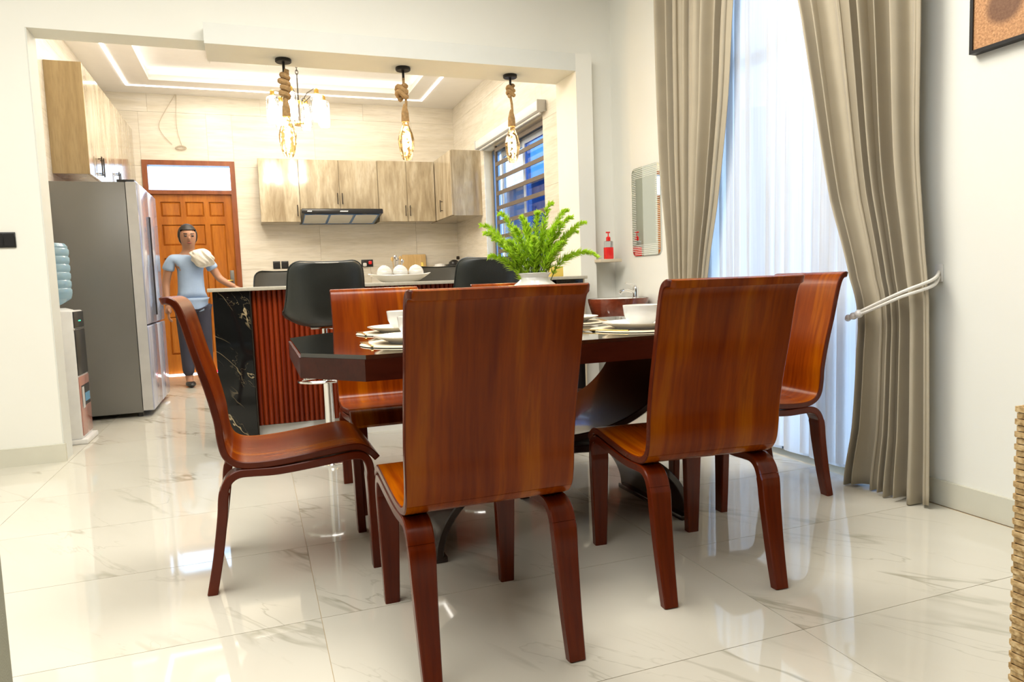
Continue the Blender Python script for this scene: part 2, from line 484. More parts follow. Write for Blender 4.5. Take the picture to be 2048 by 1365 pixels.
def struct(name, mb, mat, label=None, parent=None, smooth=False):
    o = build(name, mb, mat, parent, smooth)
    if parent is None: o['kind'] = 'structure'
    if label: o['label'] = label
    return o

def copy_tree(o, parent=None):
    c = o.copy(); C.objects.link(c)
    c.parent = parent
    for ch in list(o.children): copy_tree(ch, c)
    return c

def dup(root, loc, rz, label=None, group=None):
    c = copy_tree(root); c.location = loc; c.rotation_euler = (0, 0, rz)
    if label: c['label'] = label
    if group: c['group'] = group
    return c

def crom(pts, n):
    """Catmull-Rom resample of 2-D or 3-D points into n points evenly by parameter"""
    P = [Vector(p) for p in pts]; out = []
    m = len(P) - 1
    for k in range(n):
        t = k / (n - 1) * m; i = min(int(t), m - 1); u = t - i
        p0, p1, p2, p3 = P[max(0, i - 1)], P[i], P[i + 1], P[min(m, i + 2)]
        out.append(tuple(.5 * ((2 * p1) + (p2 - p0) * u + (2 * p0 - 5 * p1 + 4 * p2 - p3) * u * u + (3 * p1 - p0 - 3 * p2 + p3) * u ** 3)))
    return out

def lerp(a, b, t): return a + (b - a) * t
def interp(tab, x):
    if x <= tab[0][0]: return tab[0][1]
    for (a, fa), (b, fb) in zip(tab, tab[1:]):
        if x <= b:
            t = (x - a) / (b - a); t = t * t * (3 - 2 * t) * .5 + t * .5
            return lerp(fa, fb, t)
    return tab[-1][1]

# ------------------------------------------------------------------ setting: floor
XR = 2.55          # inner face of the right-hand wall
YO = 4.70         # dining face of the partition wall
KB = 8.97          # kitchen back wall face
KL = -1.43         # kitchen left wall face
base = MB().box(-4.2, 2.9, -4.4, 9.3, -.16, -.003)
floor = struct('floor', base, 'grout', 'glossy cream marble-look tile floor with olive grey veins')
tile_mesh = None
TX, TY = 1.2, .61
for i in range(-3, 2):
    for j in range(-10, 12):
        x0 = .124 + i * TX; y0 = 2.05 + j * TY
        x1 = min(x0 + TX, 2.9); y1 = min(y0 + TY, 9.3)
        if y0 < -4.3 or x0 < -4.2: continue
        hx, hy = (x1 - x0) / 2 - .001, (y1 - y0) / 2 - .001
        if hy < .05: continue
        if hx < TX / 2 - .01 or tile_mesh is None or hy < TY / 2 - .01:
            t = build('tile', MB().box(-hx, hx, -hy, hy, -.012, 0), 'floor', floor, smooth=False)
            if tile_mesh is None and hx > TX / 2 - .01: tile_mesh = t.data
        else:
            t = link(bpy.data.objects.new('tile', tile_mesh), floor)
        t.location = ((x0 + x1) / 2, (y0 + y1) / 2, 0)

# ------------------------------------------------------------------ setting: walls
mb = MB()
mb.box(-4.2, -1.105, YO, 4.886, 0, 3.3)
mb.box(-1.105, 2.22, YO, 4.886, 2.46, 3.3)
mb.box(2.345, XR, 4.70, 4.95, 0, 3.3); mb.box(2.22, 2.345, 4.70, 4.95, 2.535, 3.3)
mb.box(2.22, 2.345, 4.60, 4.95, 0, 2.535)
struct('wall_partition', mb, 'wall', 'cream plaster wall with wide opening into the kitchen')
struct('trim_1', MB().box(-.185, 2.22, 4.60, 4.95, 2.415, 2.535), 'trimwhite', 'pale beam hanging across the top of the kitchen opening')

DWy0, DWy1, DWz = 2.22, 3.90, 2.75     # dining window / sliding door
KWy0, KWy1, KWz0, KWz1 = 6.0, 7.74, 1.0, 2.44
mb = MB()
mb.box(XR, XR + .2, -4.4, DWy0, 0, 3.5); mb.box(XR, XR + .2, DWy0, DWy1, DWz, 3.5)
mb.box(XR, XR + .2, DWy1, 4.95, 0, 3.5)
struct('wall_right', mb, 'wall', 'cream plaster wall with the curtained window')

def tiled_wall(name, axis, face, a0, a1, z0, z1, holes, label, thick=.2, sgn=1, tw=1.2, th=.6, jo=0):
    """wall slab plus thin tiles (children) facing the room; axis 'x': spans x at y=face, tiles look to -y; axis 'y': spans y at x=face"""
    def rects(a0, a1, z0, z1):
        rs = [(a0, a1, z0, z1)]
        for (h0, h1, g0, g1) in holes:
            nx = []
            for (p0, p1, q0, q1) in rs:
                if h1 <= p0 or h0 >= p1 or g1 <= q0 or g0 >= q1: nx.append((p0, p1, q0, q1)); continue
                if h0 > p0: nx.append((p0, h0, q0, q1))
                if h1 < p1: nx.append((h1, p1, q0, q1))
                m0, m1 = max(p0, h0), min(p1, h1)
                if g0 > q0: nx.append((m0, m1, q0, g0))
                if g1 < q1: nx.append((m0, m1, g1, q1))
            rs = nx
        return rs
    T = .012
    mb = MB()
    for (p0, p1, q0, q1) in rects(a0, a1, z0, z1):
        if axis == 'x': mb.box(p0, p1, face + T - .003, face + thick, q0, q1)
        else: mb.box(min(face + sgn * (T - .003), face + sgn * thick), max(face + sgn * (T - .003), face + sgn * thick), p0, p1, q0, q1)
    wl = struct(name, mb, 'kgrout', label)
    z = z0; row = 0
    while z < z1 - .01:
        zz = min(z + th, z1); a = a0 - (tw / 2 if row % 2 else 0) + jo
        while a < a1 - .01:
            aa = min(a + tw, a1); b = max(a, a0)
            if aa - b > .02:
                for (p0, p1, q0, q1) in rects(b, aa, z, zz):
                    if p1 - p0 < .02 or q1 - q0 < .02: continue
                    g = .001
                    if axis == 'x': bx = MB().box(p0 + g, p1 - g, face, face + T, q0 + g, q1 - g)
                    else: bx = MB().box(min(face, face + sgn * T), max(face, face + sgn * T), p0 + g, p1 - g, q0 + g, q1 - g)
                    build('wall_tile', bx, 'kwall', wl, smooth=False)
            a += tw
        z = zz; row += 1
    return wl

DRx0, DRx1 = -1.10, -.125
tiled_wall('wall_kitchen_back', 'x', KB, -1.6, 2.75, 0, 3.32, [(DRx0, DRx1, 0, 2.465)], 'kitchen back wall of cream tiles with horizontal grain')
tiled_wall('wall_kitchen_right', 'y', XR, 4.95, KB, 0, 3.32, [(KWy0, KWy1, KWz0, KWz1)], 'kitchen side wall of cream tiles around the barred window')
tiled_wall('wall_kitchen_left', 'y', KL, 4.886, KB, 0, 3.32, [], 'kitchen wall of cream tiles behind the fridge', sgn=-1)
# jamb lining of the opening (tiled inner face of the left jamb)
struct('trim_2', MB().box(-1.107, -1.099, YO + .003, 4.884, 0, 2.46), 'trimwhite', 'pale tiled lining on the jamb of the kitchen opening')

# living room shell behind the camera with an unseen window added on the left for bluish fill
mb = MB()
mb.box(-4.4, -4.2, -4.4, -2.6, 0, 3.3); mb.box(-4.4, -4.2, -.6, 4.9, 0, 3.3)
mb.box(-4.4, -4.2, -2.6, -.6, 0, .5); mb.box(-4.4, -4.2, -2.6, -.6, 2.6, 3.3)
struct('wall_left', mb, 'wall', 'cream living room wall with an opening added for bluish fill light')
struct('wall_front', MB().box(-4.4, XR + .2, -4.6, -4.4, 0, 3.3), 'dark_wall', 'unseen living room wall made dark brown to cut pale reflections on the chairs')  # unseen wall kept dark brown to cut pale haze on the chair backs
struct('ceiling', MB().box(-4.4, XR + .2, -4.6, 4.886, 3.3, 3.5), 'ceiling', 'flat white ceiling over the dining area')
mb = MB()
for y in (-2.6, -1.63, -.66): mb.box(-4.34, -4.26, y, y + .06, .5, 2.6)
mb.box(-4.34, -4.26, -2.6, -.6, .5, .56); mb.box(-4.34, -4.26, -2.6, -.6, 2.54, 2.6)
w3 = struct('window_fill', mb, 'alu', 'unseen dark framed window added to the living room for bluish fill light')
build('pane', MB().box(-4.302, -4.298, -2.56, -.64, .54, 2.56), 'clear', w3, smooth=False)

# kitchen ceiling with tray recess
TRx0, TRx1, TRy0, TRy1, ZC, ZT = -.90, 1.86, 5.75, 8.40, 3.20, 3.34
mb = MB()
mb.box(-1.63, TRx0, 4.886, 9.17, ZC, ZC + .06); mb.box(TRx1, XR + .2, 4.886, 9.17, ZC, ZC + .06)
mb.box(TRx0, TRx1, 4.886, TRy0, ZC, ZC + .06); mb.box(TRx0, TRx1, TRy1, 9.17, ZC, ZC + .06)
mb.box(TRx0 - .15, TRx1 + .15, TRy0 - .15, TRy1 + .15, ZT, ZT + .05)
mb.box(TRx0 - .15, TRx0 - .12, TRy0 - .15, TRy1 + .15, ZC + .06, ZT); mb.box(TRx1 + .12, TRx1 + .15, TRy0 - .15, TRy1 + .15, ZC + .06, ZT)
mb.box(TRx0 - .12, TRx1 + .12, TRy0 - .15, TRy0 - .12, ZC + .06, ZT); mb.box(TRx0 - .12, TRx1 + .12, TRy1 + .12, TRy1 + .15, ZC + .06, ZT)
kc = struct('ceiling_kitchen', mb, 'ceiling', 'white kitchen ceiling with a recessed lit tray')
for (x0, x1, y0, y1) in ((-.28, .28, 6.6, 8.02), (.48, 1.42, 6.6, 8.02), (-.28, 1.42, 6.2, 6.5)):
    build('ceiling_panel', MB().rbox(x0, x1, y0, y1, ZT - .05, ZT, .006), 'ceiling', kc, smooth=False)
cv = thing('cove_light', 'warm white cove lighting hidden in the kitchen ceiling tray', 'ceiling light', (0, 0, ZC))
for (x0, x1, y0, y1) in ((TRx0 - .10, TRx0 - .06, TRy0, TRy1), (TRx1 + .06, TRx1 + .10, TRy0, TRy1), (TRx0, TRx1, TRy0 - .10, TRy0 - .06), (TRx0, TRx1, TRy1 + .06, TRy1 + .10)):
    build('led_strip', MB().box(x0, x1, y0, y1, .06, .075), 'cove', cv, smooth=False)
ll = thing('line_light', 'thin rectangular led line set in the kitchen ceiling', 'ceiling light', (0, 0, ZC))
for (x0, x1, y0, y1) in ((-1.155, -1.13, 5.5, 8.65), (2.055, 2.08, 5.5, 8.65), (-1.13, 2.055, 5.5, 5.525), (-1.13, 2.055, 8.625, 8.65)):
    build('led_strip', MB().box(x0, x1, y0, y1, -.007, -.001), 'led', ll, smooth=False)

# baseboards
def board(name, pts, label):
    mb = MB()
    for b in pts: mb.box(*b)
    return struct(name, mb, 'baseboard', label)
board('baseboard_left', [(-4.2, -1.09, YO - .014, YO, 0, .105), (-1.105, -1.09, YO, YO + .012, 0, .105)], 'beige skirting along the wall left of the kitchen opening')
board('baseboard_right', [(XR - .014, XR, -4.4, DWy0, 0, .10), (XR - .014, XR, DWy1, 4.70, 0, .10)], 'beige skirting along the curtained wall')

# ------------------------------------------------------------------ door_1 (kitchen back door with transom)
mb = MB()
mb.box(DRx0, DRx0 + .055, KB - .015, KB + .11, 0, 2.465); mb.box(DRx1 - .055, DRx1, KB - .015, KB + .11, 0, 2.465)
mb.box(DRx0 + .055, DRx1 - .055, KB - .015, KB + .11, 2.41, 2.465); mb.box(DRx0 + .055, DRx1 - .055, KB - .015, KB + .11, 2.085, 2.13)
d1 = struct('door_1', mb, 'doorframe', 'panelled orange wooden door with a bright transom light above')
build('pane', MB().box(DRx0 + .05, DRx1 - .05, KB + .05, KB + .056, 2.13, 2.41), 'clear', d1, smooth=False)
leaf = MB()
lx0, lx1 = DRx0 + .055, DRx1 - .055
cols = [(lx0 + .10, lx0 + .31), (lx0 + .36, lx0 + .555), (lx0 + .61, lx1 - .09)]
rows_a = [(1.83, 2.0), (1.50, 1.74), (.80, 1.36), (.24, .68)]
rows_c = [(1.83, 2.0), (.80, 1.74), (.24, .68)]
yb = KB + .03
leaf.box(lx0, lx1, yb + .012, yb + .045, .012, 2.085)
cells = []
for ci, (x0, x1) in enumerate(cols):
    for (z0, z1) in (rows_c if ci == 2 else rows_a): cells.append((x0, x1, z0, z1))
xs = [lx0] + [v for c in cols for v in c] + [lx1]
for k in range(0, 8, 2): leaf.box(xs[k], xs[k + 1], yb - .006, yb + .014, .012, 2.085)
for ci, (x0, x1) in enumerate(cols):
    rr = sorted(rows_c if ci == 2 else rows_a); zz = .012
    for (z0, z1) in rr: leaf.box(x0, x1, yb - .006, yb + .014, zz, z0); zz = z1
    leaf.box(x0, x1, yb - .006, yb + .014, zz, 2.085)
lf = build('door_leaf', leaf, 'doorwood', d1, smooth=False)
for (x0, x1, z0, z1) in cells:
    m_ = .022
    v = [(x0 + .004, yb + .012, z0 + .004), (x1 - .004, yb + .012, z0 + .004), (x1 - .004, yb + .012, z1 - .004), (x0 + .004, yb + .012, z1 - .004),
         (x0 + m_, yb - .002, z0 + m_), (x1 - m_, yb - .002, z0 + m_), (x1 - m_, yb - .002, z1 - m_), (x0 + m_, yb - .002, z1 - m_)]
    build('door_panel', MB().add(v, [(0, 1, 5, 4), (1, 2, 6, 5), (2, 3, 7, 6), (3, 0, 4, 7), (4, 5, 6, 7)]), 'doorwood', lf, smooth=False)
hp = build('handle_plate', MB().rbox(lx1 - .075, lx1 - .03, yb - .014, yb - .006, .99, 1.2, .003), 'steel', lf)
build('lever', MB().tube([(lx1 - .052, yb - .014, 1.08), (lx1 - .052, yb - .05, 1.08), (lx1 - .07, yb - .06, 1.08), (lx1 - .17, yb - .06, 1.08)], .009), 'gold', lf)

# ------------------------------------------------------------------ window_1: dining sliding door behind the sheer; window_2: kitchen
mb = MB()
xo = XR + .09
mb.box(xo, xo + .06, DWy0, DWy0 + .06, 0, DWz); mb.box(xo, xo + .06, DWy1 - .06, DWy1, 0, DWz)
mb.box(xo, xo + .06, DWy0, DWy1, DWz - .06, DWz); mb.box(xo, xo + .06, DWy0, DWy1, 0, .05)
mb.box(xo, xo + .06, 3.03, 3.10, 0, DWz); mb.box(xo, xo + .05, DWy0, DWy1, 2.1, 2.15)
w1 = struct('window_1', mb, 'alu', 'tall glazed window behind the white sheer curtain')
for (y0, y1) in ((DWy0 + .06, 3.03), (3.10, DWy1 - .06)):
    build('pane', MB().box(xo + .03, xo + .036, y0, y1, .05, DWz - .06), 'clear', w1, smooth=False)
struct('trim_3', MB().box(XR + .2, XR + .9, DWy0 - .4, DWy1 + .4, -.16, -.02), 'ground', 'pale concrete step outside the curtained window')

mb = MB()
xk = XR + .10
for (y0, y1, z0, z1) in ((KWy0, KWy0 + .05, KWz0, KWz1), (KWy1 - .05, KWy1, KWz0, KWz1), (KWy0 + .05, KWy1 - .05, KWz1 - .05, KWz1), (KWy0 + .05, KWy1 - .05, KWz0, KWz0 + .05)):
    mb.box(xk, xk + .07, y0, y1, z0, z1)
w2 = struct('window_2', mb, 'alu', 'kitchen sliding window with horizontal burglar bars')
for (y0, y1, dx) in ((KWy0 + .05, 6.78, .0), (6.72, 7.52, .03)):
    sm = MB()
    sm.box(xk + dx, xk + dx + .03, y0, y0 + .06, KWz0 + .05, KWz1 - .05); sm.box(xk + dx, xk + dx + .03, y1 - .06, y1, KWz0 + .05, KWz1 - .05)
    sm.box(xk + dx, xk + dx + .03, y0 + .06, y1 - .06, KWz0 + .05, KWz0 + .11); sm.box(xk + dx, xk + dx + .03, y0 + .06, y1 - .06, KWz1 - .11, KWz1 - .05)
    sash = build('sash', sm, 'alu_light', w2, smooth=False)
    build('pane', MB().box(xk + dx + .013, xk + dx + .017, y0 + .06, y1 - .06, KWz0 + .11, KWz1 - .11), 'tinted' if dx == 0 else 'clear', sash, smooth=False)
bar_mesh = None
for k in range(9):
    if bar_mesh is None:
        b = build('security_bar', MB().rbox(-.006, .006, KWy0 + .01, 7.44, -.021, .021, .002, 1), 'bar', w2); bar_mesh = b.data
    else:
        b = link(bpy.data.objects.new('security_bar', bar_mesh), w2)
    b.location = (XR + .035, 0, KWz1 - .045 - k * .158)
build('bar_upright', MB().box(XR + .03, XR + .055, 7.42, 7.45, KWz0, KWz1), 'bar', w2, smooth=False)
# blind cassette above the kitchen window
bl = thing('roller_blind', 'white roller blind cassette above the barred kitchen window', 'blind', (XR, 6.85, 2.47))
build('cassette', MB().rbox(-.085, -.002, -.93, .93, -.005, .085, .012), 'white_plastic', bl)
build('end_cap', MB().rbox(-.09, -.002, -.945, -.93, -.01, .09, .004), 'greyplastic', bl)
build('end_cap', MB().rbox(-.09, -.002, .93, .945, -.01, .09, .004), 'greyplastic', bl)
build('bottom_rail', MB().rbox(-.05, -.03, -.90, .90, -.028, -.008, .004), 'white_plastic', bl)

# outdoors
g = struct('ground', MB().box(-30, 40, -30, 40, -.5, -.17), 'ground', 'pale concrete ground outside')
nb = thing('neighbour_house', 'blue grey house seen through the kitchen window bars', 'building', (8.2, 14.5, -.17))
build('wall', MB().box(-1.5, 3.5, -5, 9, 0, 3.55), 'building', nb, smooth=False)
build('roof', MB().add([(-1.7, -5.4, 3.55), (4, -5.4, 3.55), (4, 9.4, 3.55), (-1.7, 9.4, 3.55), (1, -5.4, 3.9), (1, 9.4, 3.9)], [(0, 1, 4), (3, 5, 2), (0, 4, 5, 3), (1, 2, 5, 4), (0, 3, 2, 1)]), 'roofing', nb, smooth=False)
for y in (-3.2, .2, 3.4):
    wn = build('window', MB().box(-1.53, -1.48, y, y + 1.1, 1.0, 2.1), 'trimwhite', nb, smooth=False)
    build('pane', MB().box(-1.54, -1.53, y + .06, y + 1.04, 1.06, 2.04), 'blackglass', wn, smooth=False)

# ------------------------------------------------------------------ island
isl = thing('kitchen_island', 'breakfast bar with red fluted wood front and black marble ends', 'island', (0, 0, 0))
IX0, IX1, IY0, IY1, IZ = -.235, 2.195, 4.52, 5.10, .955
build('countertop', MB().rbox(IX0 - .025, 2.218, IY0 - .03, IY1 + .12, IZ, IZ + .022, .004), 'slab', isl)
build('marble_end', MB().rbox(IX0, -.03, IY0, IY1, .0, IZ, .002, 1), 'blackmarble', isl)
build('marble_end', MB().rbox(1.985, IX1, IY0, 4.615, .0, IZ, .002, 1), 'blackmarble', isl)
build('edge_strip', MB().box(IX1, IX1 + .012, IY0, 4.615, .0, IZ), 'shelf', isl, smooth=False)
build('edge_strip', MB().box(-.03, -.022, IY0 - .003, IY0 + .03, .0, IZ), 'handle', isl, smooth=False)
build('body', MB().box(-.03, 2.2, IY0 + .05, IY1, .12, IZ), 'cherry_dark', isl, smooth=False)
build('plinth', MB().box(-.03, 1.985, IY0 + .075, IY1 - .03, .0, .12), 'ceramic', isl, smooth=False)
sl = None
nsl = 66
for k in range(nsl):
    if sl is None:
        n = 8; pr = []
        prof = [(-.0145 + .029 * i / n, -.016 * sin(pi * i / n) - .004) for i in range(n + 1)]
        poly = prof + [(.0145, .002), (-.0145, .002)]
        o = build('slat', MB().prism(poly, .125, IZ), 'slat', isl, angle=50); sl = o.data
    else:
        o = link(bpy.data.objects.new('slat', sl), isl)
    o.location = (-.007 + k * .0303, IY0 + .048, 0)

# ------------------------------------------------------------------ dining table
TCX, TCY, TZ = 1.04, 2.545, .765
HX, HY, CX_, CY_ = .925, .555, .165, .2
def octo(hx, hy, cx, cy):
    gx = hx - .11
    return [(-hx, -hy + cy), (-hx + cx, -hy), (gx - cx, -hy), (gx, -hy + cy), (gx, hy - cy), (gx - cx, hy), (-hx + cx, hy), (-hx, hy - cy)]
tb = thing('dining_table', 'dark wooden dining table with black glass top and clipped corners', 'table', (TCX, TCY, 0))
build('glass_top', MB().prism(octo(HX - .004, HY - .004, CX_, CY_), TZ - .012, TZ), 'blackglass', tb, smooth=False)
build('top_frame', MB().prism(octo(HX, HY, CX_, CY_), TZ - .075, TZ - .0125), 'cherry_dark', tb, smooth=False)
def arc(a, b, zc, up, n=40):
    out = []
    for k in range(n + 1):
        t = pi * k / n
        out.append((-a * cos(t), zc + (b * sin(t) if up else -b * sin(t))))
    return out
for nm, prof in (('upper_leg', arc(.47, .31, .69, False)), ('lower_leg', arc(.50, .325, .014, True))):
    m_ = MB().ribbon(prof, [.52] * len(prof), .028, .004)
    m_.v = [(y, x, z) for (x, y, z) in m_.v]
    build(nm, m_, 'espresso', tb)
build('joining_block', MB().rbox(-.12, .12, -.2, .2, .34, .38, .004), 'espresso', tb)
for sx in (-1, 1): build('foot_pad', MB().rbox(sx * .5 - .03, sx * .5 + .03, -.255, .255, 0, .02, .004), 'espresso', tb)

# ------------------------------------------------------------------ dining chairs
SH = crom([(.276, .378), (.258, .400), (.232, .420), (.195, .429), (.09, .419), (-.02, .408), (-.09, .405), (-.145, .409), (-.180, .424), (-.200, .452), (-.209, .50), (-.214, .557), (-.234, .655), (-.262, .76), (-.284, .853), (-.298, .902), (-.312, .928), (-.332, .938), (-.350, .934)], 110)
SPLIT = 52
def shell_w(k):
    n = len(SH); w_ = .435
    e = (n - 1 - k)
    if e < 9: w_ -= .05 * (1 - math.sqrt(max(0, 1 - ((9 - e) / 9) ** 2)))
    if k < 8: w_ -= .03 * (1 - math.sqrt(max(0, 1 - ((8 - k) / 8) ** 2)))
    return w_
LEGP = crom([(-.264, .0), (-.240, .115), (-.219, .246), (-.212, .31), (-.203, .345), (-.187, .369), (-.160, .382), (-.12, .382), (-.04, .379), (.088, .389), (.165, .397), (.205, .399), (.231, .390), (.247, .36), (.252, .284), (.254, .2), (.256, .1), (.259, .0)], 90)
def leg_w(p):
    return lerp(.044, .066, min(1, p[1] / .34))
def leg_t(p): return .031 if p[1] < .33 else .026
def make_chair():
    r = thing('dining_chair', 'x', 'chair')
    edge_stain(build('seat', MB().ribbon(SH[:SPLIT + 1], [shell_w(k) for k in range(SPLIT + 1)], .022, .003), 'cherry', r), 'ply_edge')
    edge_stain(build('backrest', MB().ribbon(SH[SPLIT:], [shell_w(k) for k in range(SPLIT, len(SH))], .022, .003), 'cherry', r), 'ply_edge')
    zs = [p[1] for p in LEGP]
    i0 = next(i for i, p in enumerate(LEGP) if p[1] > .335)
    i1 = max(i for i, p in enumerate(LEGP) if p[1] > .335)
    for s in (-1, 1):
        for nm, seg in (('leg', LEGP[:i0 + 1]), ('seat_rail', LEGP[i0:i1 + 1]), ('leg', LEGP[i1:])):
            build(nm, MB().ribbon(seg, [leg_w(p) for p in seg], [leg_t(p) for p in seg], .003, x0=0), 'cherry_leg', r).location = (s * .185, 0, 0)
    return r
chair = make_chair()
GC = 'bentwood chairs around the dining table'
chair.location = (.52, 1.815, 0); chair['group'] = GC
chair['label'] = 'bentwood cherry dining chair nearest the viewer, its broad back facing us'
dup(chair, (1.28, 1.945, 0), radians(-4.7), 'bentwood cherry dining chair with back turned, in front of the left curtain', GC)
dup(chair, (.08, 2.555, 0), radians(-90), 'bentwood cherry dining chair in side profile at the table end by the fridge', GC)
dup(chair, (1.99, 2.50, 0), radians(87.4), 'bentwood cherry dining chair at the table end in front of the sheer curtain', GC)
dup(chair, (.56, 3.19, 0), radians(180), 'bentwood cherry dining chair across the table, before the left bar stool', GC)
dup(chair, (1.25, 3.105, 0), radians(180), 'bentwood cherry dining chair across the table, hidden behind the white vase', GC)

# ------------------------------------------------------------------ place settings
def lathe_obj(name, prof, mat, parent, n=32, loc=(0, 0, 0)):
    return build(name, MB().lathe(prof, n, loc), mat, parent)
plate_prof = [(.0, .003), (.075, .003), (.085, .0), (.092, .0), (.098, .006), (.13, .018), (.142, .022), (.143, .0245), (.13, .0215), (.097, .010), (.09, .0065), (.0, .0065)]
bowl_prof = [(.0, .0), (.036, .0), (.038, .006), (.052, .018), (.064, .042), (.0685, .078), (.0665, .0785), (.061, .045), (.048, .021), (.034, .0105), (.0, .010)]
mat_prof = [(.0, .0), (.185, .0), (.189, .002), (.186, .0045), (.0, .0045)]
def scallop(bm_v): return bm_v
settings = [((.50, 2.30), 'place setting hidden behind the nearest chair', 'near chair back'),
            ((.56, 2.84), 'far left', ''), ((1.335, 2.275), '', ''), ((1.29, 2.84), '', ''), ((1.66, 2.56), '', '')]
desc = ['beside the nearest chair back', 'at the far side beside the left bar stool chair', 'in front of the chair by the left curtain', 'across the table near the white vase', 'at the table end towards the sheer curtain']
pm = None
def fork_mb():
    m_ = MB()
    m_.rbox(-.004, .004, -.095, .03, .0, .003, .001, 1)
    m_.prism([(-.006, .03), (.006, .03), (.012, .055), (.012, .06), (-.012, .06), (-.012, .055)], .0, .0028)
    for k in range(4):
        x = -.0105 + k * .007
        m_.box(x - .0018, x + .0018, .06, .098, .0, .0026)
    return m_
def knife_mb():
    m_ = MB()
    m_.rbox(-.005, .005, -.10, .0, .0, .004, .0015, 1)
    m_.prism([(-.005, .0), (.006, .0), (.009, .04), (.007, .085), (.001, .105), (-.005, .09)], .0005, .0022)
    return m_
protos = {}
def place(name, key, mk, mat, loc, rz, label, cat, group):
    if key not in protos:
        o = build(name, mk(), mat); protos[key] = o.data
    else:
        o = link(bpy.data.objects.new(name, protos[key]))
    o.location = loc; o.rotation_euler = (0, 0, rz)
    return tag(o, label, cat, group)
for ((sx, sy), _, _), d in zip(settings, desc):
    place('placemat', 'mat', lambda: MB().lathe(mat_prof, 40), 'mat_ivory', (sx, sy, TZ), random.random(), 'round ivory placemat on black table %s' % d, 'placemat', 'ivory placemats on the dining table')
    place('dinner_plate', 'plate', lambda: MB().lathe(plate_prof, 40), 'ceramic', (sx, sy, TZ + .0045), 0, 'white dinner plate on placemat %s' % d, 'plate', 'white plates on the dining table')
    place('soup_bowl', 'bowl', lambda: MB().lathe(bowl_prof, 40), 'ceramic', (sx + .005, sy, TZ + .011), 0, 'white bowl standing on plate %s' % d, 'bowl', 'white bowls on the dining table')
    near = sy < 2.5
    mx = -1 if near else 1
    fx = abs(sx - 1.335) < .01
    place('fork', 'fork', fork_mb, 'gold', (sx - (.162 if fx else .164), sy - (.03 if fx else 0), TZ + .0048), radians(32 if fx else 0), 'gold fork on placemat %s' % d, 'fork', 'gold forks on the placemats')
    place('table_knife', 'knife', knife_mb, 'gold', (sx + .163, sy - .02, TZ + .0048), radians(-14), 'gold knife on placemat %s' % d, 'knife', 'gold knives on the placemats')

# ------------------------------------------------------------------ vase and fern
VX, VY = 1.035, 2.565
vprof = [(.0, .0), (.055, .0), (.075, .012), (.108, .055), (.122, .100), (.120, .130), (.105, .158), (.078, .180), (.060, .194), (.055, .204), (.059, .214), (.067, .221), (.064, .2225), (.054, .214), (.050, .204), (.07, .180), (.105, .14), (.105, .1), (.06, .02), (.0, .015)]
tag(build('vase', MB().lathe(vprof, 40), 'ceramic', loc=(VX, VY, TZ)), 'squat white ceramic vase holding the green fern', 'vase')
fern = thing('fern', 'feathery bright green fern arranged in the white vase', 'plant', (VX, VY, TZ + .06))
rf = random.Random(4)
def frond(dx, dy, h, L, droop, dens=1.0):
    """plume: arching stem with a tapering brush of short needles"""
    N = 26
    pts = []
    for k in range(N + 1):
        t = k / N
        r_ = (dx * t + dx * .3 * t * t)
        pts.append(Vector((dx * (t ** .9), dy * (t ** .9), h * (1 - (1 - t) ** 1.5) - droop * t * t)) + Vector((0, 0, .10 * min(1, t * 3))))
    root = build('frond', MB().tube(pts, [.0022 * (1 - .7 * k / N) for k in range(N + 1)], 5), 'stem', fern)
    lm = MB()
    for k in range(7, N + 1):
        t = k / N
        w_ = .040 * (1 - .62 * (t - .25) / .75) if t > .3 else .034
        tan = (pts[min(N, k + 1)] - pts[k - 1]).normalized()
        o1 = tan.orthogonal().normalized(); o2 = tan.cross(o1)
        for q in range(int(20 * dens)):
            a = rf.random() * 2 * pi
            dr = (o1 * cos(a) + o2 * sin(a)) * .8 + tan * (.55 + rf.random() * .3)
            p0 = pts[k] + tan * (rf.random() - .5) * .012
            ln = w_ * (.55 + .75 * rf.random())
            p1 = p0 + dr.normalized() * ln
            sd = dr.cross(tan).normalized() * .0027
            mid = (p0 + p1) / 2
            lm.add([p0, mid + sd, p1, mid - sd], [(0, 1, 2, 3)])
    lf_ = build('leaflets', lm, 'leaf', root, smooth=False)
    lf_['kind'] = 'stuff'
R_, U_ = _r2, Vector((0, 0, 1))
for (a, up, dep) in [(-.20, .225, .02), (-.17, .10, -.03), (-.125, .265, .0), (-.155, .17, .04), (-.07, .20, -.05), (-.02, .22, .05), (.02, .26, -.02), (.055, .19, .05), (.075, .30, .03),
                     (.10, .22, -.04), (.135, .27, .0), (.17, .19, .03), (.11, .14, -.07), (.03, .14, .10), (-.09, .13, .1), (-.10, .15, -.09), (.0, .16, -.09), (.15, .24, -.02), (-.04, .25, .02), (-.185, .19, -.04)]:
    frond(a * cos(YAW) + dep * sin(YAW), -a * sin(YAW) + dep * cos(YAW), up + .06, 0, .03)
frond(.245 * cos(YAW), -.245 * sin(YAW), .22, 0, .10)
frond(.20 * cos(YAW), -.20 * sin(YAW), .27, 0, .02)

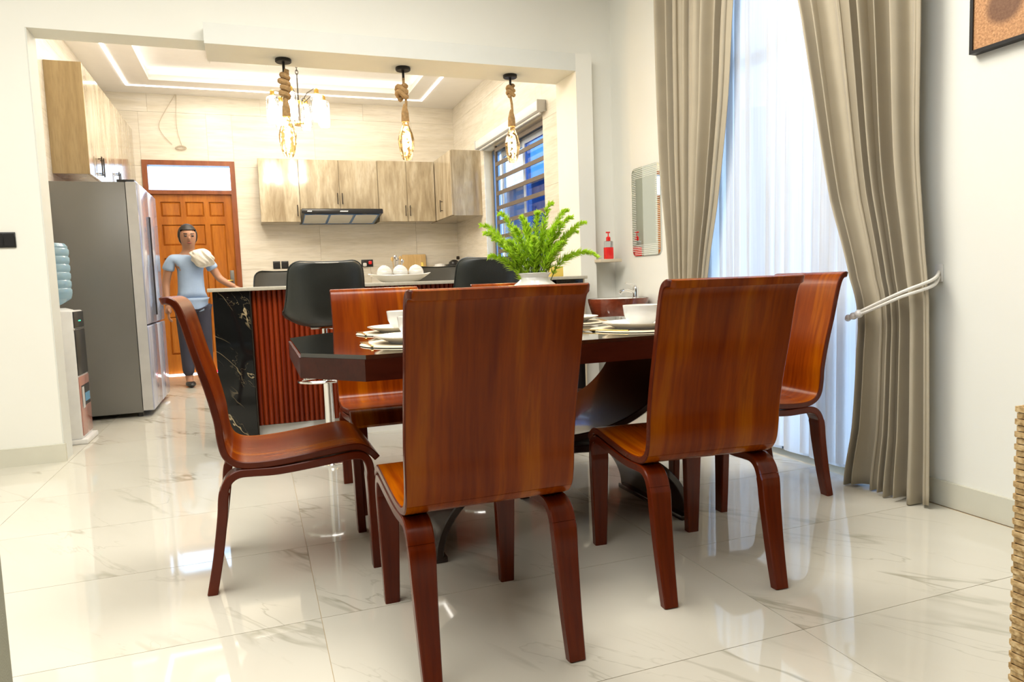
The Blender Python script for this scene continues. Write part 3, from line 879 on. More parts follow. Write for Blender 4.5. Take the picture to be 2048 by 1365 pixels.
# ------------------------------------------------------------------ bar stools
def stool_proto(name, mat, quilted):
    r = thing(name, 'x', 'bar stool')
    # bucket shell: rows along profile, each row an arc across the width
    prof = crom([(.205, .772), (.19, .775), (.10, .768), (.0, .765), (-.10, .775), (-.155, .80), (-.185, .85), (-.20, .92), (-.215, 1.0), (-.225, 1.07), (-.229, 1.095)], 44)
    NU = 24; outer = []; inner = []
    for k, (y, z) in enumerate(prof):
        t = k / 43
        hw = interp([(0, .17), (.1, .20), (.35, .218), (.5, .216), (.75, .200), (1, .182)], t)
        if z > 1.035 and t > .5: hw -= .05 * (1 - math.sqrt(max(0, 1 - ((z - 1.035) / .0601) ** 2)))
        curl = interp([(0, .015), (.3, .05), (.5, .06), (.8, .035), (1, .02)], t)
        lift = interp([(0, .01), (.35, .05), (.55, .03), (1, 0)], t)
        ro = []; ri = []
        for i in range(NU + 1):
            u = -1 + 2 * i / NU
            x = hw * u; q = abs(u) ** 3
            a = prof[max(0, k - 1)]; b = prof[min(43, k + 1)]
            tv = Vector((b[0] - a[0], b[1] - a[1])).normalized(); nv = Vector((tv.y, -tv.x))  # towards outside (below / behind)
            yy = y + curl * q * (1 if t > .35 else .2); zz = z + lift * q 
            if t > .9: zz -= .006 * (1 - u * u) * (t - .9) * 10
            puff = .022 * (1 - abs(u) ** 4)
            ro.append((x, yy + nv.x * .018, zz + nv.y * .018)); ri.append((x * .97, yy - nv.x * puff, zz - nv.y * puff))
        outer.append(ro); inner.append(ri)
    vs = []; fs = []
    W_ = NU + 1
    for row in outer: vs += row
    n0 = len(vs)
    for row in inner: vs += row
    H_ = len(prof)
    for k in range(H_ - 1):
        for i in range(NU):
            a = k * W_ + i; fs.append((a, a + 1, a + W_ + 1, a + W_)); fs.append((n0 + a, n0 + a + W_, n0 + a + W_ + 1, n0 + a + 1))
    for k in range(H_ - 1):
        for i in (0, NU):
            a = k * W_ + i; fs.append((a, a + W_, n0 + a + W_, n0 + a))
    for i in range(NU):
        for k in (0, H_ - 1):
            a = k * W_ + i; fs.append((a, n0 + a, n0 + a + 1, a + 1))
    mbk = MB().add(vs, fs)
    sh = build('seat_shell', mbk, mat, r, angle=60)
    edge = [outer[k][0] for k in range(H_)] + [outer[-1][i] for i in range(1, NU)] + [outer[k][NU] for k in range(H_ - 1, -1, -1)]
    build('piping', MB().tube(edge, .005, 6), 'leather', sh)
    if quilted:
        q = MB()
        for s in (-1, 1):
            for k in range(-4, 6):
                pts = []
                for j in range(14):
                    t = j / 13; i_ = 26 + int(t * 16); u = k * .13 * s + s * t * .9 - s * .3
                    if abs(u) > .95: continue
                    ui = (u + 1) / 2 * NU; a = inner[min(43, i_)][int(ui)]
                    pts.append((a[0], a[1] + .001, a[2]))
                if len(pts) > 2: q.tube(pts, .003, 4)
        build('quilt_seam', q, 'black', sh)
    build('swivel_plate', MB().rbox(-.085, .085, -.085, .085, .735, .75, .004), 'chrome', r)
    build('gas_lift', MB().lathe([(.016, .40), (.016, .74)], 18), 'chrome', r)
    build('column', MB().lathe([(.027, .03), (.027, .46), (.029, .465), (.029, .475), (.024, .48)], 20), 'chrome', r)
    build('base', MB().lathe([(.205, 0), (.207, .006), (.19, .014), (.09, .026), (.045, .045), (.03, .07)], 36), 'chrome', r)
    ring = []
    for k in range(28):
        a = 2 * pi * k / 28
        ring.append((.15 * cos(a), .085 + .115 * sin(a), .435))
    build('footrest', MB().tube(ring, .0085, 8, True).tube([(0, .0, .435), (0, -.03, .435)], .012, 8), 'chrome', r)
    build('lever', MB().tube([(.02, 0, .735), (.09, -.02, .725), (.13, -.03, .685)], .006, 8), 'chrome', r)
    return r
st = stool_proto('bar_stool', 'leather', False)
GS = 'bar stools at the island'
st.location = (.355, 4.02, 0); st.rotation_euler = (0, 0, radians(3)); st['group'] = GS
st['label'] = 'black leather bar stool with chrome post before the red slatted island front'
dup(st, (1.275, 4.02, 0), radians(0), 'black leather bar stool half hidden behind the green fern', GS)
sq = stool_proto('bar_stool', 'quilt', True)
sq.location = (.20, 5.42, 0); sq.rotation_euler = (0, 0, pi); sq['group'] = GS
sq['label'] = 'quilted dark bar stool on the kitchen side, peeking over the left of the island'
dup(sq, (1.42, 5.42, 0), pi, 'quilted dark bar stool on the kitchen side behind the white dish', GS)

# ------------------------------------------------------------------ island items
IT = IZ + .022
def boat():
    m_ = MB(); N = 48; rings = []
    for (s, h) in ((.0, .004), (.55, .0), (.62, .004), (.82, .024), (1.0, .046), (.985, .049), (.8, .03), (.6, .011), (.0, .009)):
        row = []
        for i in range(N):
            a = 2 * pi * i / N
            x = .215 * s * cos(a); y = .085 * s * sin(a)
            lift = .012 * abs(cos(a)) ** 4 * s ** 2
            row.append((x, y, h + lift))
        rings.append(row)
    vs = [v for r in rings for v in r]; fs = []
    for k in range(len(rings) - 1):
        for i in range(N):
            j = (i + 1) % N; fs.append((k * N + i, k * N + j, (k + 1) * N + j, (k + 1) * N + i))
    return m_.add(vs, fs)
tag(build('oval_dish', boat(), 'ceramic', loc=(.935, 4.76, IT + .0005)), 'white boat-shaped dish on the island holding three ribbed balls', 'dish')
def ribbed_ball():
    m_ = MB(); vs = []; fs = []; N, K = 20, 40
    for k in range(K + 1):
        a = -pi / 2 + pi * k / K
        rr = .052 * (1 + .02 * sin(k * 2.6)); 
        for i in range(N):
            b = 2 * pi * i / N
            vs.append((max(1e-4, rr * cos(a)) * cos(b), max(1e-4, rr * cos(a)) * sin(b), .052 + rr * sin(a)))
    for k in range(K):
        for i in range(N):
            j = (i + 1) % N; fs.append((k * N + i, k * N + j, (k + 1) * N + j, (k + 1) * N + i))
    return m_.add(vs, fs)
for x, w_ in ((.832, 'leftmost'), (.940, 'middle'), (1.048, 'rightmost')):
    place('ribbed_ball', 'ball', ribbed_ball, 'ceramic', (x, 4.76, IT + .0115), 0, 'white ribbed ornament ball, %s of the three in the island dish' % w_, 'ornament', 'ornament balls in the island dish')
tag(build('box', MB().rbox(-.05, .05, -.03, .03, 0, .075, .004), 'yellow', loc=(2.09, 4.76, IT)), 'small yellow box on the island behind the fern', 'box')

# ------------------------------------------------------------------ pendant lamps
def rope_knot(seed, kind):
    m_ = MB(); rr = random.Random(seed)
    if kind == 0:      # tall spiral of coils
        pts = [(0, 0, -.075)]
        for k in range(40):
            a = k / 40 * 2 * pi * 4.3; h = -.08 - .16 * k / 40
            pts.append((.020 * cos(a) + .006 * sin(a * .5), .018 * sin(a), h))
        pts.append((.0, 0, -.25)); m_.tube(pts, .0185, 8)
    elif kind == 1:    # single round knot lower down
        m_.tube([(0, 0, -.07), (.0, 0, -.12)], .009, 8)
        pts = []
        for k in range(36):
            a = k / 36 * 2 * pi * 2.4
            pts.append((.030 * cos(a) - .016, .022 * sin(a), -.125 - .075 * k / 36 + .014 * sin(a * 2)))
        m_.tube(pts, .018, 8); m_.tube([(.0, 0, -.16), (.012, 0, -.22), (.008, 0, -.27)], .009, 8)
    else:              # knot close to the canopy
        pts = []
        for k in range(36):
            a = k / 36 * 2 * pi * 2.0
            pts.append((.022 * cos(a), .018 * sin(a), -.075 - .06 * k / 36 + .01 * sin(a * 2)))
        m_.tube(pts, .0145, 8); m_.tube([(-.01, 0, -.13), (-.002, 0, -.155), (.006, 0, -.20), (.008, 0, -.26)], .0095, 8)
        m_.sphere((-.008, 0, -.145), .016)
    return m_
GP = 'rope pendant lamps under the beam'
for i, (px, kind, rlen, lab) in enumerate(((.265, 0, .30, 'rope pendant lamp with coiled knot and amber bulb, nearest the fridge'), (1.033, 1, .32, 'rope pendant lamp with one round knot, middle of the three'), (1.801, 2, .31, 'rope pendant lamp hanging in front of the barred kitchen window'))):
    p = thing('pendant_lamp', lab, 'lamp', (px, 4.80, 2.415), 0, GP)
    build('canopy', MB().lathe([(.048, 0), (.05, -.004), (.05, -.018), (.046, -.022), (.0, -.022)][::-1], 26), 'blackmetal', p)
    build('stem', MB().lathe([(.0085, -.085), (.0085, -.02)], 12), 'blackmetal', p)
    build('rope', rope_knot(i, kind), 'jute', p)
    build('socket_sleeve', MB().lathe([(.024, -.36), (.027, -.355), (.025, -.30), (.014, -.255), (.008, -.24)], 16), 'jute', p)
    bp = [(.021, -.362), (.024, -.38), (.045, -.43), (.056, -.475), (.053, -.52), (.042, -.575), (.028, -.61), (.008, -.615)]
    b_ = build('bulb', MB().lathe(bp[::-1], 10), 'amber', p, angle=5)
    fil = []
    for k in range(70):
        t = k / 69; a = t * 2 * pi * 4.5
        r_ = .018 * sin(pi * min(1, t * 1.15 + .05)) + .003
        fil.append((r_ * cos(a), r_ * sin(a), -.39 - .19 * t))
    build('filament', MB().tube(fil, .0048, 6), 'filament', b_)
    l = bpy.data.lights.new('pendant_glow', 'POINT'); l.energy = 3; l.color = (1, .78, .52); l.shadow_soft_size = .03
    lo = link(bpy.data.objects.new('pendant_glow', l), p); lo.location = (0, 0, -.48)

# ------------------------------------------------------------------ chandelier in the kitchen
ch = thing('chandelier', 'brass chandelier with glowing glass cylinder shades hanging in the kitchen', 'chandelier', (.50, 7.0, ZT - .05))
zb = -(ZT - .05)
build('canopy', MB().lathe([(.0, -.03), (.06, -.03), (.065, -.01), (.065, 0)], 24), 'handle', ch)
chn = MB()
for k in range(11):
    c_ = [(.012 * cos(a) * (k % 2), .012 * cos(a) * ((k + 1) % 2), -.04 - k * .031 + .021 * sin(a)) for a in [2 * pi * q / 12 for q in range(12)]]
    chn.tube(c_, .0042, 6, True)
build('chain', chn, 'handle', ch)
build('rod', MB().lathe([(.006, zb + 2.68), (.006, zb + 2.92)], 10), 'handle', ch)
build('hub', MB().lathe([(.0, zb + 2.665), (.045, zb + 2.665), (.05, zb + 2.675), (.05, zb + 2.695), (.03, zb + 2.71), (.0, zb + 2.71)], 24), 'gold', ch)
build('lower_plate', MB().lathe([(.0, zb + 2.485), (.05, zb + 2.485), (.055, zb + 2.495), (.05, zb + 2.515), (.0, zb + 2.52)], 24), 'gold', ch)
fr = MB()
for a in (0, pi / 2, pi, 3 * pi / 2): fr.tube([(.045 * cos(a), .045 * sin(a), zb + 2.50), (.045 * cos(a), .045 * sin(a), zb + 2.69)], .005, 6)
build('cage', fr, 'handle', ch)
for k in range(6):
    a = radians(10 + 60 * k); ca, sa = cos(a), sin(a); R0 = .235
    ar = build('arm', MB().tube([(.03 * ca, .03 * sa, zb + 2.685), (.12 * ca, .12 * sa, zb + 2.765), (.2 * ca, .2 * sa, zb + 2.785), (R0 * ca, R0 * sa, zb + 2.78)], .0055, 8), 'handle', ch)
    build('socket', MB().lathe([(.019, zb + 2.735), (.021, zb + 2.74), (.021, zb + 2.775), (.012, zb + 2.785)], 14, (R0 * ca, R0 * sa, 0)), 'gold', ar)
    build('glass_shade', MB().lathe([(.05, zb + 2.49), (.058, zb + 2.52), (.058, zb + 2.70), (.05, zb + 2.72), (.02, zb + 2.738)], 18, (R0 * ca, R0 * sa, 0), cap=False), 'clear', ar)
    build('bulb', MB().lathe([(.004, zb + 2.515), (.034, zb + 2.525), (.045, zb + 2.58), (.040, zb + 2.65), (.018, zb + 2.70), (.013, zb + 2.735)], 14, (R0 * ca, R0 * sa, 0)), 'bulb', ar)
    l = bpy.data.lights.new('chandelier_glow', 'POINT'); l.energy = 5.5; l.color = (1, .87, .70); l.shadow_soft_size = .05
    lo = link(bpy.data.objects.new('chandelier_glow', l), ar); lo.location = (R0 * ca, R0 * sa, zb + 2.46)

# ------------------------------------------------------------------ kitchen cabinets
def pull(parent, x, y, z, h, ax):
    """slim bar pull; ax = outward axis direction"""
    m_ = MB(); d = Vector(ax) * .028; p = Vector((x, y, z))
    m_.tube([p + d + Vector((0, 0, -h / 2)), p + d + Vector((0, 0, h / 2))], .0055, 8)
    for s in (-.38, .38): m_.tube([p + Vector((0, 0, h * s)), p + d + Vector((0, 0, h * s))], .0045, 8)
    return build('handle', m_, 'handle', parent)
def wall_cab(label, x0, x1, z0, z1, doors, handles, hh=.13):
    r = thing('wall_cabinet', label, 'cabinet', (0, 0, 0), 0, 'wall cabinets in the kitchen')
    yf = 8.62
    build('body', MB().box(x0, x1, yf + .02, KB - .001, z0, z1), 'cab', r, smooth=False)
    wd = (x1 - x0) / doors
    for k in range(doors):
        d = build('door', MB().rbox(x0 + k * wd + .002, x0 + (k + 1) * wd - .002, yf, yf + .019, z0 + .002, z1 - .002, .002, 1), 'cab', r)
        pull(d, x0 + k * wd + handles[k] * wd, yf, z0 + .13, hh, (0, -1, 0))
    return r
wall_cab('single-door oak wall cabinet to the left of the cooker hood', .125, .565, 1.73, 2.455, 1, [.93])
wall_cab('two-door oak wall cabinet directly above the cooker hood', .567, 1.48, 1.87, 2.455, 2, [.94, .06])
wall_cab('two-door oak wall cabinet to the right of the cooker hood', 1.482, 2.183, 1.73, 2.46, 2, [.92, .08])
rc = thing('wall_cabinet', 'oak wall cabinet in the corner beside the barred window', 'cabinet', (0, 0, 0), 0, 'wall cabinets in the kitchen')
build('body', MB().box(2.205, XR - .001, 7.86, KB - .001, 1.73, 2.47), 'cab', rc, smooth=False)
d = build('door', MB().rbox(2.185, 2.204, 7.865, 8.36, 1.735, 2.465, .002, 1), 'cab', rc); pull(d, 2.185, 8.28, 1.88, .14, (-1, 0, 0))
build('door', MB().rbox(2.185, 2.204, 8.364, 8.61, 1.735, 2.465, .002, 1), 'cab', rc)
# left-hand tall wall cabinets above the fridge: one row of doors
for k, (y0, y1, lab) in enumerate(((6.50, 7.32, 'tall oak wall cabinet above the fridge with its plain end panel showing'), (7.322, 8.14, 'tall oak wall cabinet behind the one above the fridge'), (8.142, KB - .002, 'tall oak wall cabinet next to the back door'))):
    r = thing('wall_cabinet', lab, 'cabinet', (0, 0, 0), 0, 'tall wall cabinets on the fridge side')
    build('body', MB().box(KL + .001, -1.19, y0 + (.012 if k == 0 else 0), y1, 1.93, 2.80), 'cab', r, smooth=False)
    if k == 0: build('end_panel', MB().box(KL + .001, -1.17, y0, y0 + .012, 1.93, 2.80), 'cab_end', r, smooth=False)
    ym = (y0 + y1) / 2
    for q, (a, b) in enumerate(((y0 + .014, ym - .001), (ym + .001, y1 - .002))):
        d = build('door', MB().rbox(-1.189, -1.17, a, b, 1.932, 2.798, .002, 1), 'cab', r)
        pull(d, -1.17, (b - .04) if q == 0 else (a + .04), 2.05, .16, (1, 0, 0))

# base cabinets, worktop and hob against the back wall
for k, (x0, x1) in enumerate(((.13, .76), (.762, 1.39), (1.392, 2.02), (2.022, XR - .002))):
    r = thing('base_cabinet', ['oak base cabinet beside the back door', 'oak base cabinet under the cooker hood', 'oak base cabinet under the bamboo board', 'oak base cabinet in the window corner'][k], 'cabinet', (0, 0, 0), 0, 'base cabinets on the back wall')
    build('body', MB().box(x0, x1, 8.39, KB - .001, .1, .88), 'cab', r, smooth=False)
    build('plinth', MB().box(x0, x1, 8.43, KB - .001, 0, .1), 'black', r, smooth=False)
    d = build('door', MB().rbox(x0 + .002, x1 - .002, 8.371, 8.389, .102, .878, .002, 1), 'cab', r); pull(d, x1 - .06, 8.371, .74, .13, (0, -1, 0))
tag(build('worktop', MB().rbox(.11, XR - .002, 8.35, KB - .001, .88, .92, .004), 'slab'), 'grey stone worktop along the kitchen back wall', 'worktop')

# cooker hood
hd = thing('cooker_hood', 'slim black cooker hood under the kitchen wall cabinets', 'cooker hood', (1.02, 0, 1.73))
hm = MB().add([(-.455, 8.36, .075), (.455, 8.36, .075), (.455, 8.36, .128), (-.455, 8.36, .128), (-.455, KB - .001, .0), (.455, KB - .001, .0), (.455, KB - .001, .138), (-.455, KB - .001, .138)],
              [(0, 1, 2, 3), (4, 7, 6, 5), (0, 3, 7, 4), (1, 5, 6, 2), (3, 2, 6, 7), (0, 4, 5, 1)])
build('housing', hm, 'black', hd, smooth=False)
build('front_panel', MB().rbox(-.46, .46, 8.345, 8.36, .072, .120, .003), 'black', hd)
for (x0, n_) in ((-.40, 4), (-.035, 7)):
    lg = MB()
    for k in range(n_):
        xx = x0 + k * .013
        lg.add([(xx, 8.3443, .091), (xx + .009, 8.3443, .091), (xx + .015, 8.3443, .103), (xx + .006, 8.3443, .103)], [(0, 1, 2, 3)])
    build('logo', lg, 'white_mark', hd, smooth=False)
for k in range(3):
    x0 = -.42 + k * .285; x1 = x0 + .27
    def und(y): return .075 - .075 * (y - 8.36) / (KB - 8.36) - .004
    y0, y1 = 8.40, 8.90
    f_ = build('grease_filter', MB().add([(x0, y0, und(y0)), (x1, y0, und(y0)), (x1, y1, und(y1)), (x0, y1, und(y1)), (x0, y0, und(y0) + .006), (x1, y0, und(y0) + .006), (x1, y1, und(y1) + .006), (x0, y1, und(y1) + .006)],
          [(0, 3, 2, 1), (4, 5, 6, 7), (0, 1, 5, 4), (2, 3, 7, 6), (0, 4, 7, 3), (1, 2, 6, 5)]), 'filter', hd, smooth=False)
    build('filter_frame', MB().tube([(x0, y0, und(y0)), (x1, y0, und(y0)), (x1, y1, und(y1)), (x0, y1, und(y1))], .008, 6, True), 'blue_paint', f_)

# worktop items
tag(build('cutting_board', MB().rbox(-.155, .155, -.009, .009, 0, .42, .008), 'board', loc=(1.95, 8.90, .921), rot=(radians(-6), 0, 0)), 'bamboo cutting board leaning on the kitchen back wall', 'cutting board')
kt = thing('kettle', 'white jug kettle on the worktop beside the bamboo board', 'kettle', (2.235, 8.72, .92))
build('body', MB().lathe([(.0, 0), (.075, 0), (.078, .02), (.07, .26), (.066, .28), (.0, .29)], 26), 'white_plastic', kt)
build('handle', MB().tube([(-.065, 0, .25), (-.12, 0, .24), (-.125, 0, .10), (-.072, 0, .06)], .011, 8), 'white_plastic', kt)
build('base', MB().lathe([(.0, 0), (.085, 0), (.085, .015), (.0, .015)], 24), 'black', kt)
us = thing('utensil_pot', 'steel pot of cooking utensils on the kitchen worktop', 'utensil pot', (1.69, 8.75, .92))
build('pot', MB().lathe([(.0, 0), (.05, 0), (.055, .15), (.05, .15), (.046, .01), (.0, .01)], 22), 'chrome', us)
for k, (dx, dy, hh) in enumerate(((-.05, .01, .34), (-.02, -.02, .36), (.01, .02, .33), (.045, 0, .35), (.065, -.01, .31))):
    u_ = MB().tube([(dx * .3, dy * .3, .02), (dx, dy, hh)], .005, 6); u_.sphere((dx * 1.05, dy, hh + .02), .02, 10, 6, (1, .3, 1.4))
    build('utensil', u_, ['board', 'chrome', 'chrome', 'board', 'chrome'][k], us)
cm = thing('coffee_maker', 'dark countertop appliance in the kitchen corner', 'appliance', (2.42, 8.72, .92))
build('body', MB().rbox(-.10, .10, -.12, .12, 0, .28, .012), 'black', cm)
build('control_panel', MB().rbox(-.09, .09, -.125, -.12, .03, .12, .002, 1), 'chrome', cm)
build('lid', MB().lathe([(.07, .28), (.065, .305), (.03, .33), (.0, .335)], 22), 'black', cm)
build('knob', MB().lathe([(.018, .335), (.022, .345), (.02, .375), (.0, .38)], 14, (.06, .02, 0)), 'handle', cm)
tag(build('juice_bottle', MB().lathe([(.0, 0), (.04, 0), (.045, .01), (.045, .2), (.018, .27), (.018, .31), (.0, .31)], 20), 'yellow', loc=(2.02, 8.78, .921)), 'yellow bottle standing before the bamboo board', 'bottle')

# sockets on the kitchen wall
for k, (x, lab) in enumerate(((.275, 'black wall socket nearest the back door, first of the pair'), (.370, 'black wall socket nearest the island stool, second of the pair'))):
    so = thing('wall_socket', lab, 'socket', (x, KB, 1.248), 0, 'black sockets on the kitchen wall')
    build('plate', MB().rbox(-.041, .041, -.01, 0, -.045, .045, .003), 'black', so)
    build('rocker', MB().rbox(-.025, .025, -.014, -.01, -.03, .03, .002, 1), 'blackmetal', so)
so = thing('wall_socket', 'double black wall socket with a white and a red plug', 'socket', (1.357, KB, 1.243))
build('plate', MB().rbox(-.073, .073, -.01, 0, -.045, .045, .003), 'black', so)
build('plug', MB().rbox(-.058, -.01, -.045, -.01, -.04, .005, .012), 'white_plastic', so)['label'] = 'white plug'
build('plug', MB().rbox(.012, .055, -.04, -.01, -.015, .028, .01), 'soap', so)['label'] = 'red plug'
sw = thing('light_switch', 'black glass light switch on the cream wall left of the opening', 'switch', (-1.325, YO, 1.288))
build('plate', MB().rbox(-.085, .085, -.01, 0, -.043, .043, .003), 'black', sw)
for x in (-.055, 0, .055): build('rocker', MB().rbox(x - .025, x + .025, -.013, -.01, -.035, .035, .0015, 1), 'blackmetal', sw)

# loose wires over the door
wr = thing('loose_wire', 'loose beige wires dangling above the back door', 'wire', (-.70, KB - .02, 3.18))
build('strand', MB().tube(crom([(0, 0, .02), (-.1, 0, -.14), (-.19, 0, -.32), (-.16, 0, -.43), (-.07, 0, -.54)], 26), .003, 5), 'wire', wr)
build('strand', MB().tube(crom([(.01, 0, .02), (-.01, -.005, -.26), (.0, 0, -.42), (.035, 0, -.57)], 22), .003, 5), 'wire', wr)
cl = []
for k in range(60):
    a = k * .62
    cl.append((.02 + (.05 + .012 * sin(k * 1.7)) * cos(a), -.004 * (k % 3), -.575 + (.022 + .006 * cos(k * 2.1)) * sin(a)))
build('coil', MB().tube(cl, .0025, 5), 'wire', wr)

# ------------------------------------------------------------------ fridge
fg = thing('fridge', 'tall silver grey multi-door fridge beside the back door', 'fridge', (0, 0, 0))
FX0, FX1, FY0, FY1, FZ = -1.405, -.875, 6.10, 7.18, 1.815
build('cabinet', MB().rbox(FX0, FX1, FY0, FY1, .035, FZ, .006), 'steel', fg)
mid = (FY0 + FY1) / 2
def fdoor(y0, y1, z0, z1):
    d = build('door', MB().rbox(FX1 + .004, -.79, y0, y1, z0, z1, .012, 3), 'fridge_door', fg)
    return d
d_a = fdoor(FY0 + .002, mid - .003, .72, FZ + .005); d_b = fdoor(mid + .003, FY1 - .002, .72, FZ + .005)
d_c = fdoor(FY0 + .002, mid - .003, .045, .71); d_d = fdoor(mid + .003, FY1 - .002, .045, .71)
for (d, y) in ((d_a, mid - .02), (d_b, mid + .012)):
    build('grip', MB().rbox(-.791, -.783, y, y + .008, .78, 1.6, .002, 1), 'handle', d)
build('door_edge', MB().box(FX1 + .004, -.80, FY0 + .0005, FY0 + .002, .05, FZ), 'greyplastic', fg, smooth=False)
for y in (FY0 + .05, FY1 - .05):
    build('foot', MB().lathe([(.022, 0), (.022, .036)], 14, (-.90, y, 0)), 'black', fg); build('foot', MB().lathe([(.022, 0), (.022, .036)], 14, (-1.30, y, 0)), 'black', fg)
build('hinge_cover', MB().rbox(-.93, -.81, FY0 + .01, FY0 + .09, FZ, FZ + .02, .004), 'black', fg)

# ------------------------------------------------------------------ water dispenser
wd = thing('water_dispenser', 'white water dispenser with rose panel and upturned bottle', 'water dispenser', (0, 0, 0))
WX0, WX1, WY0, WY1 = -1.415, -1.105, 5.19, 5.49
build('body', MB().rbox(WX0, WX1, WY0, WY1, .03, .868, .012), 'white_plastic', wd)
build('base_tray', MB().rbox(WX0, WX1 + .03, WY0 - .012, WY1 + .012, 0, .032, .006), 'white_plastic', wd)
cp = build('control_panel', MB().rbox(WX1 - .002, WX1 + .006, WY0 + .015, WY1 - .015, .755, .86, .003), 'black', wd)
build('indicator', MB().box(WX1 + .006, WX1 + .0075, WY0 + .13, WY0 + .155, .795, .803), 'green_led', cp, smooth=False)
build('indicator', MB().box(WX1 + .006, WX1 + .0075, WY0 + .165, WY0 + .19, .795, .803), 'green_led', cp, smooth=False)
build('trim_line', MB().box(WX1 - .001, WX1 + .008, WY0 + .005, WY1 - .005, .745, .752), 'chrome', wd, smooth=False)
build('upper_door', MB().rbox(WX1 - .002, WX1 + .006, WY0 + .015, WY1 - .015, .445, .74, .003), 'black', wd)
ld = build('lower_door', MB().rbox(WX1 - .002, WX1 + .006, WY0 + .015, WY1 - .015, .05, .435, .003), 'redpanel', wd)
stk = build('sticker', MB().box(WX1 + .006, WX1 + .0075, WY0 + .05, WY1 - .03, .24, .375), 'black', ld, smooth=False)
build('sticker_panel', MB().box(WX1 + .0075, WX1 + .0085, WY0 + .13, WY1 - .035, .262, .318), 'blueprint', ld, smooth=False)
build('sticker_panel', MB().box(WX1 + .0075, WX1 + .0085, WY0 + .055, WY0 + .115, .225, .365), 'greyplastic', ld, smooth=False)
build('seam', MB().box(WX1 - .07, WX1 - .066, WY0 - .0012, WY0, .05, .74), 'greyplastic', wd, smooth=False)
build('bottle_collar', MB().lathe([(.13, .862), (.13, .872), (.09, .885), (.06, .885)], 26, ((WX0 + WX1) / 2, (WY0 + WY1) / 2, 0)), 'white_plastic', wd)
wbp = [(.028, .87), (.03, .89), (.08, .915), (.125, .945), (.132, .965)]
for k in range(6):
    z = .97 + k * .052; wbp += [(.132, z), (.135, z + .012), (.135, z + .034), (.128, z + .045)]
wbp += [(.13, 1.285), (.115, 1.305), (.06, 1.312), (.0, 1.305)]
tag(build('water_bottle', MB().lathe(wbp, 30, ((WX0 + WX1) / 2, (WY0 + WY1) / 2, 0), cap=False), 'bottle_blue'), 'large ribbed blue water bottle upturned on the dispenser', 'water bottle')

# ------------------------------------------------------------------ wash corner: basin, tap, mirror, shelf, soap
bs = thing('wash_basin', 'brown glazed pedestal wash basin with white bowl in the corner', 'wash basin', (2.335, 4.27, 0))
build('bowl', MB().lathe([(.0, .60), (.09, .60), (.12, .62), (.18, .70), (.205, .79), (.207, .815), (.200, .815)], 40, cap=False), 'basin', bs)
build('bowl_lining', MB().lathe([(.200, .815), (.207, .8155), (.198, .812), (.190, .79), (.165, .71), (.08, .66), (.0, .65)], 40, cap=False), 'ceramic', bs)
build('pedestal', MB().lathe([(.14, 0), (.14, .02), (.105, .06), (.09, .30), (.095, .55), (.12, .605), (.0, .61)], 32), 'basin', bs)
tp = thing('tap', 'chrome lever tap on the rim of the brown basin', 'tap', (2.475, 4.27, .80))
build('body', MB().lathe([(.026, .0), (.026, .01), (.022, .015), (.021, .075), (.018, .085), (.0, .088)], 20), 'chrome', tp)
build('spout', MB().tube(crom([(-.01, 0, .05), (-.06, 0, .065), (-.11, 0, .06), (-.125, 0, .045)], 14), .012, 10), 'chrome', tp)
build('lever', MB().tube(crom([(0, 0, .085), (-.02, 0, .102), (-.08, 0, .115)], 10), [.012] * 4 + [.009] * 3 + [.006] * 3, 8), 'chrome', tp)

def rrect(y0, y1, z0, z1, r, n=6):
    out = []
    for (cy, cz, a0) in ((y1 - r, z1 - r, 0), (y0 + r, z1 - r, pi / 2), (y0 + r, z0 + r, pi), (y1 - r, z0 + r, 3 * pi / 2)):
        for k in range(n + 1):
            a = a0 + pi / 2 * k / n; out.append((cy + r * cos(a), cz + r * sin(a)))
    return out
MY0, MY1, MZ0, MZ1 = 4.05, 4.415, 1.10, 1.705
mi = thing('mirror', 'frameless wall mirror with rounded corners and etched striped border', 'mirror', (XR, 0, 0))
def slab_x(poly, x0, x1):
    n = len(poly)
    vs = [(x0, y, z) for y, z in poly] + [(x1, y, z) for y, z in poly]
    return MB().add(vs, [tuple(range(n)), tuple(range(n, 2 * n))[::-1]] + [(i, (i + 1) % n, n + (i + 1) % n, n + i) for i in range(n)])
build('glass', slab_x(rrect(MY0, MY1, MZ0, MZ1, .04), -.008, -.001), 'mirror', mi, smooth=False)
et = MB()
k = 0
z = MZ0 + .008
while z < MZ1 - .006:
    edge = z < MZ0 + .075 or z > MZ1 - .075
    off = .03 if (z < MZ0 + .03 or z > MZ1 - .03) else .006
    if edge: et.box(-.0095, -.008, MY0 + off, MY1 - off, z, z + .004)
    else:
        et.box(-.0095, -.008, MY0 + off, MY0 + .055, z, z + .004); et.box(-.0095, -.008, MY1 - .055, MY1 - off, z, z + .004)
    z += .0125
build('etched_border', et, 'etch', mi, smooth=False)['kind'] = 'stuff'
sf = tag(build('corner_shelf', MB().rbox(2.33, 2.50, 4.50, 4.699, 1.068, 1.09, .003), 'shelf'), 'small beige wall shelf in the corner under the soap bottle', 'shelf')
sp = thing('soap_dispenser', 'clear pump bottle half full of red soap on the corner shelf', 'soap bottle', (2.425, 4.56, 1.0905))
build('liquid', MB().rbox(-.0295, .0295, -.0225, .0225, .0005, .085, .004), 'soap', sp)
build('bottle', MB().rbox(-.029, .029, -.022, .022, 0, .13, .008), 'clear', sp)
build('collar', MB().lathe([(.016, .13), (.016, .155), (.008, .163)], 14), 'soap', sp)
build('pump_stem', MB().lathe([(.004, .16), (.004, .188)], 8), 'soap', sp)
build('pump_head', MB().rbox(-.018, .014, -.006, .006, .186, .197, .003), 'soap', sp)

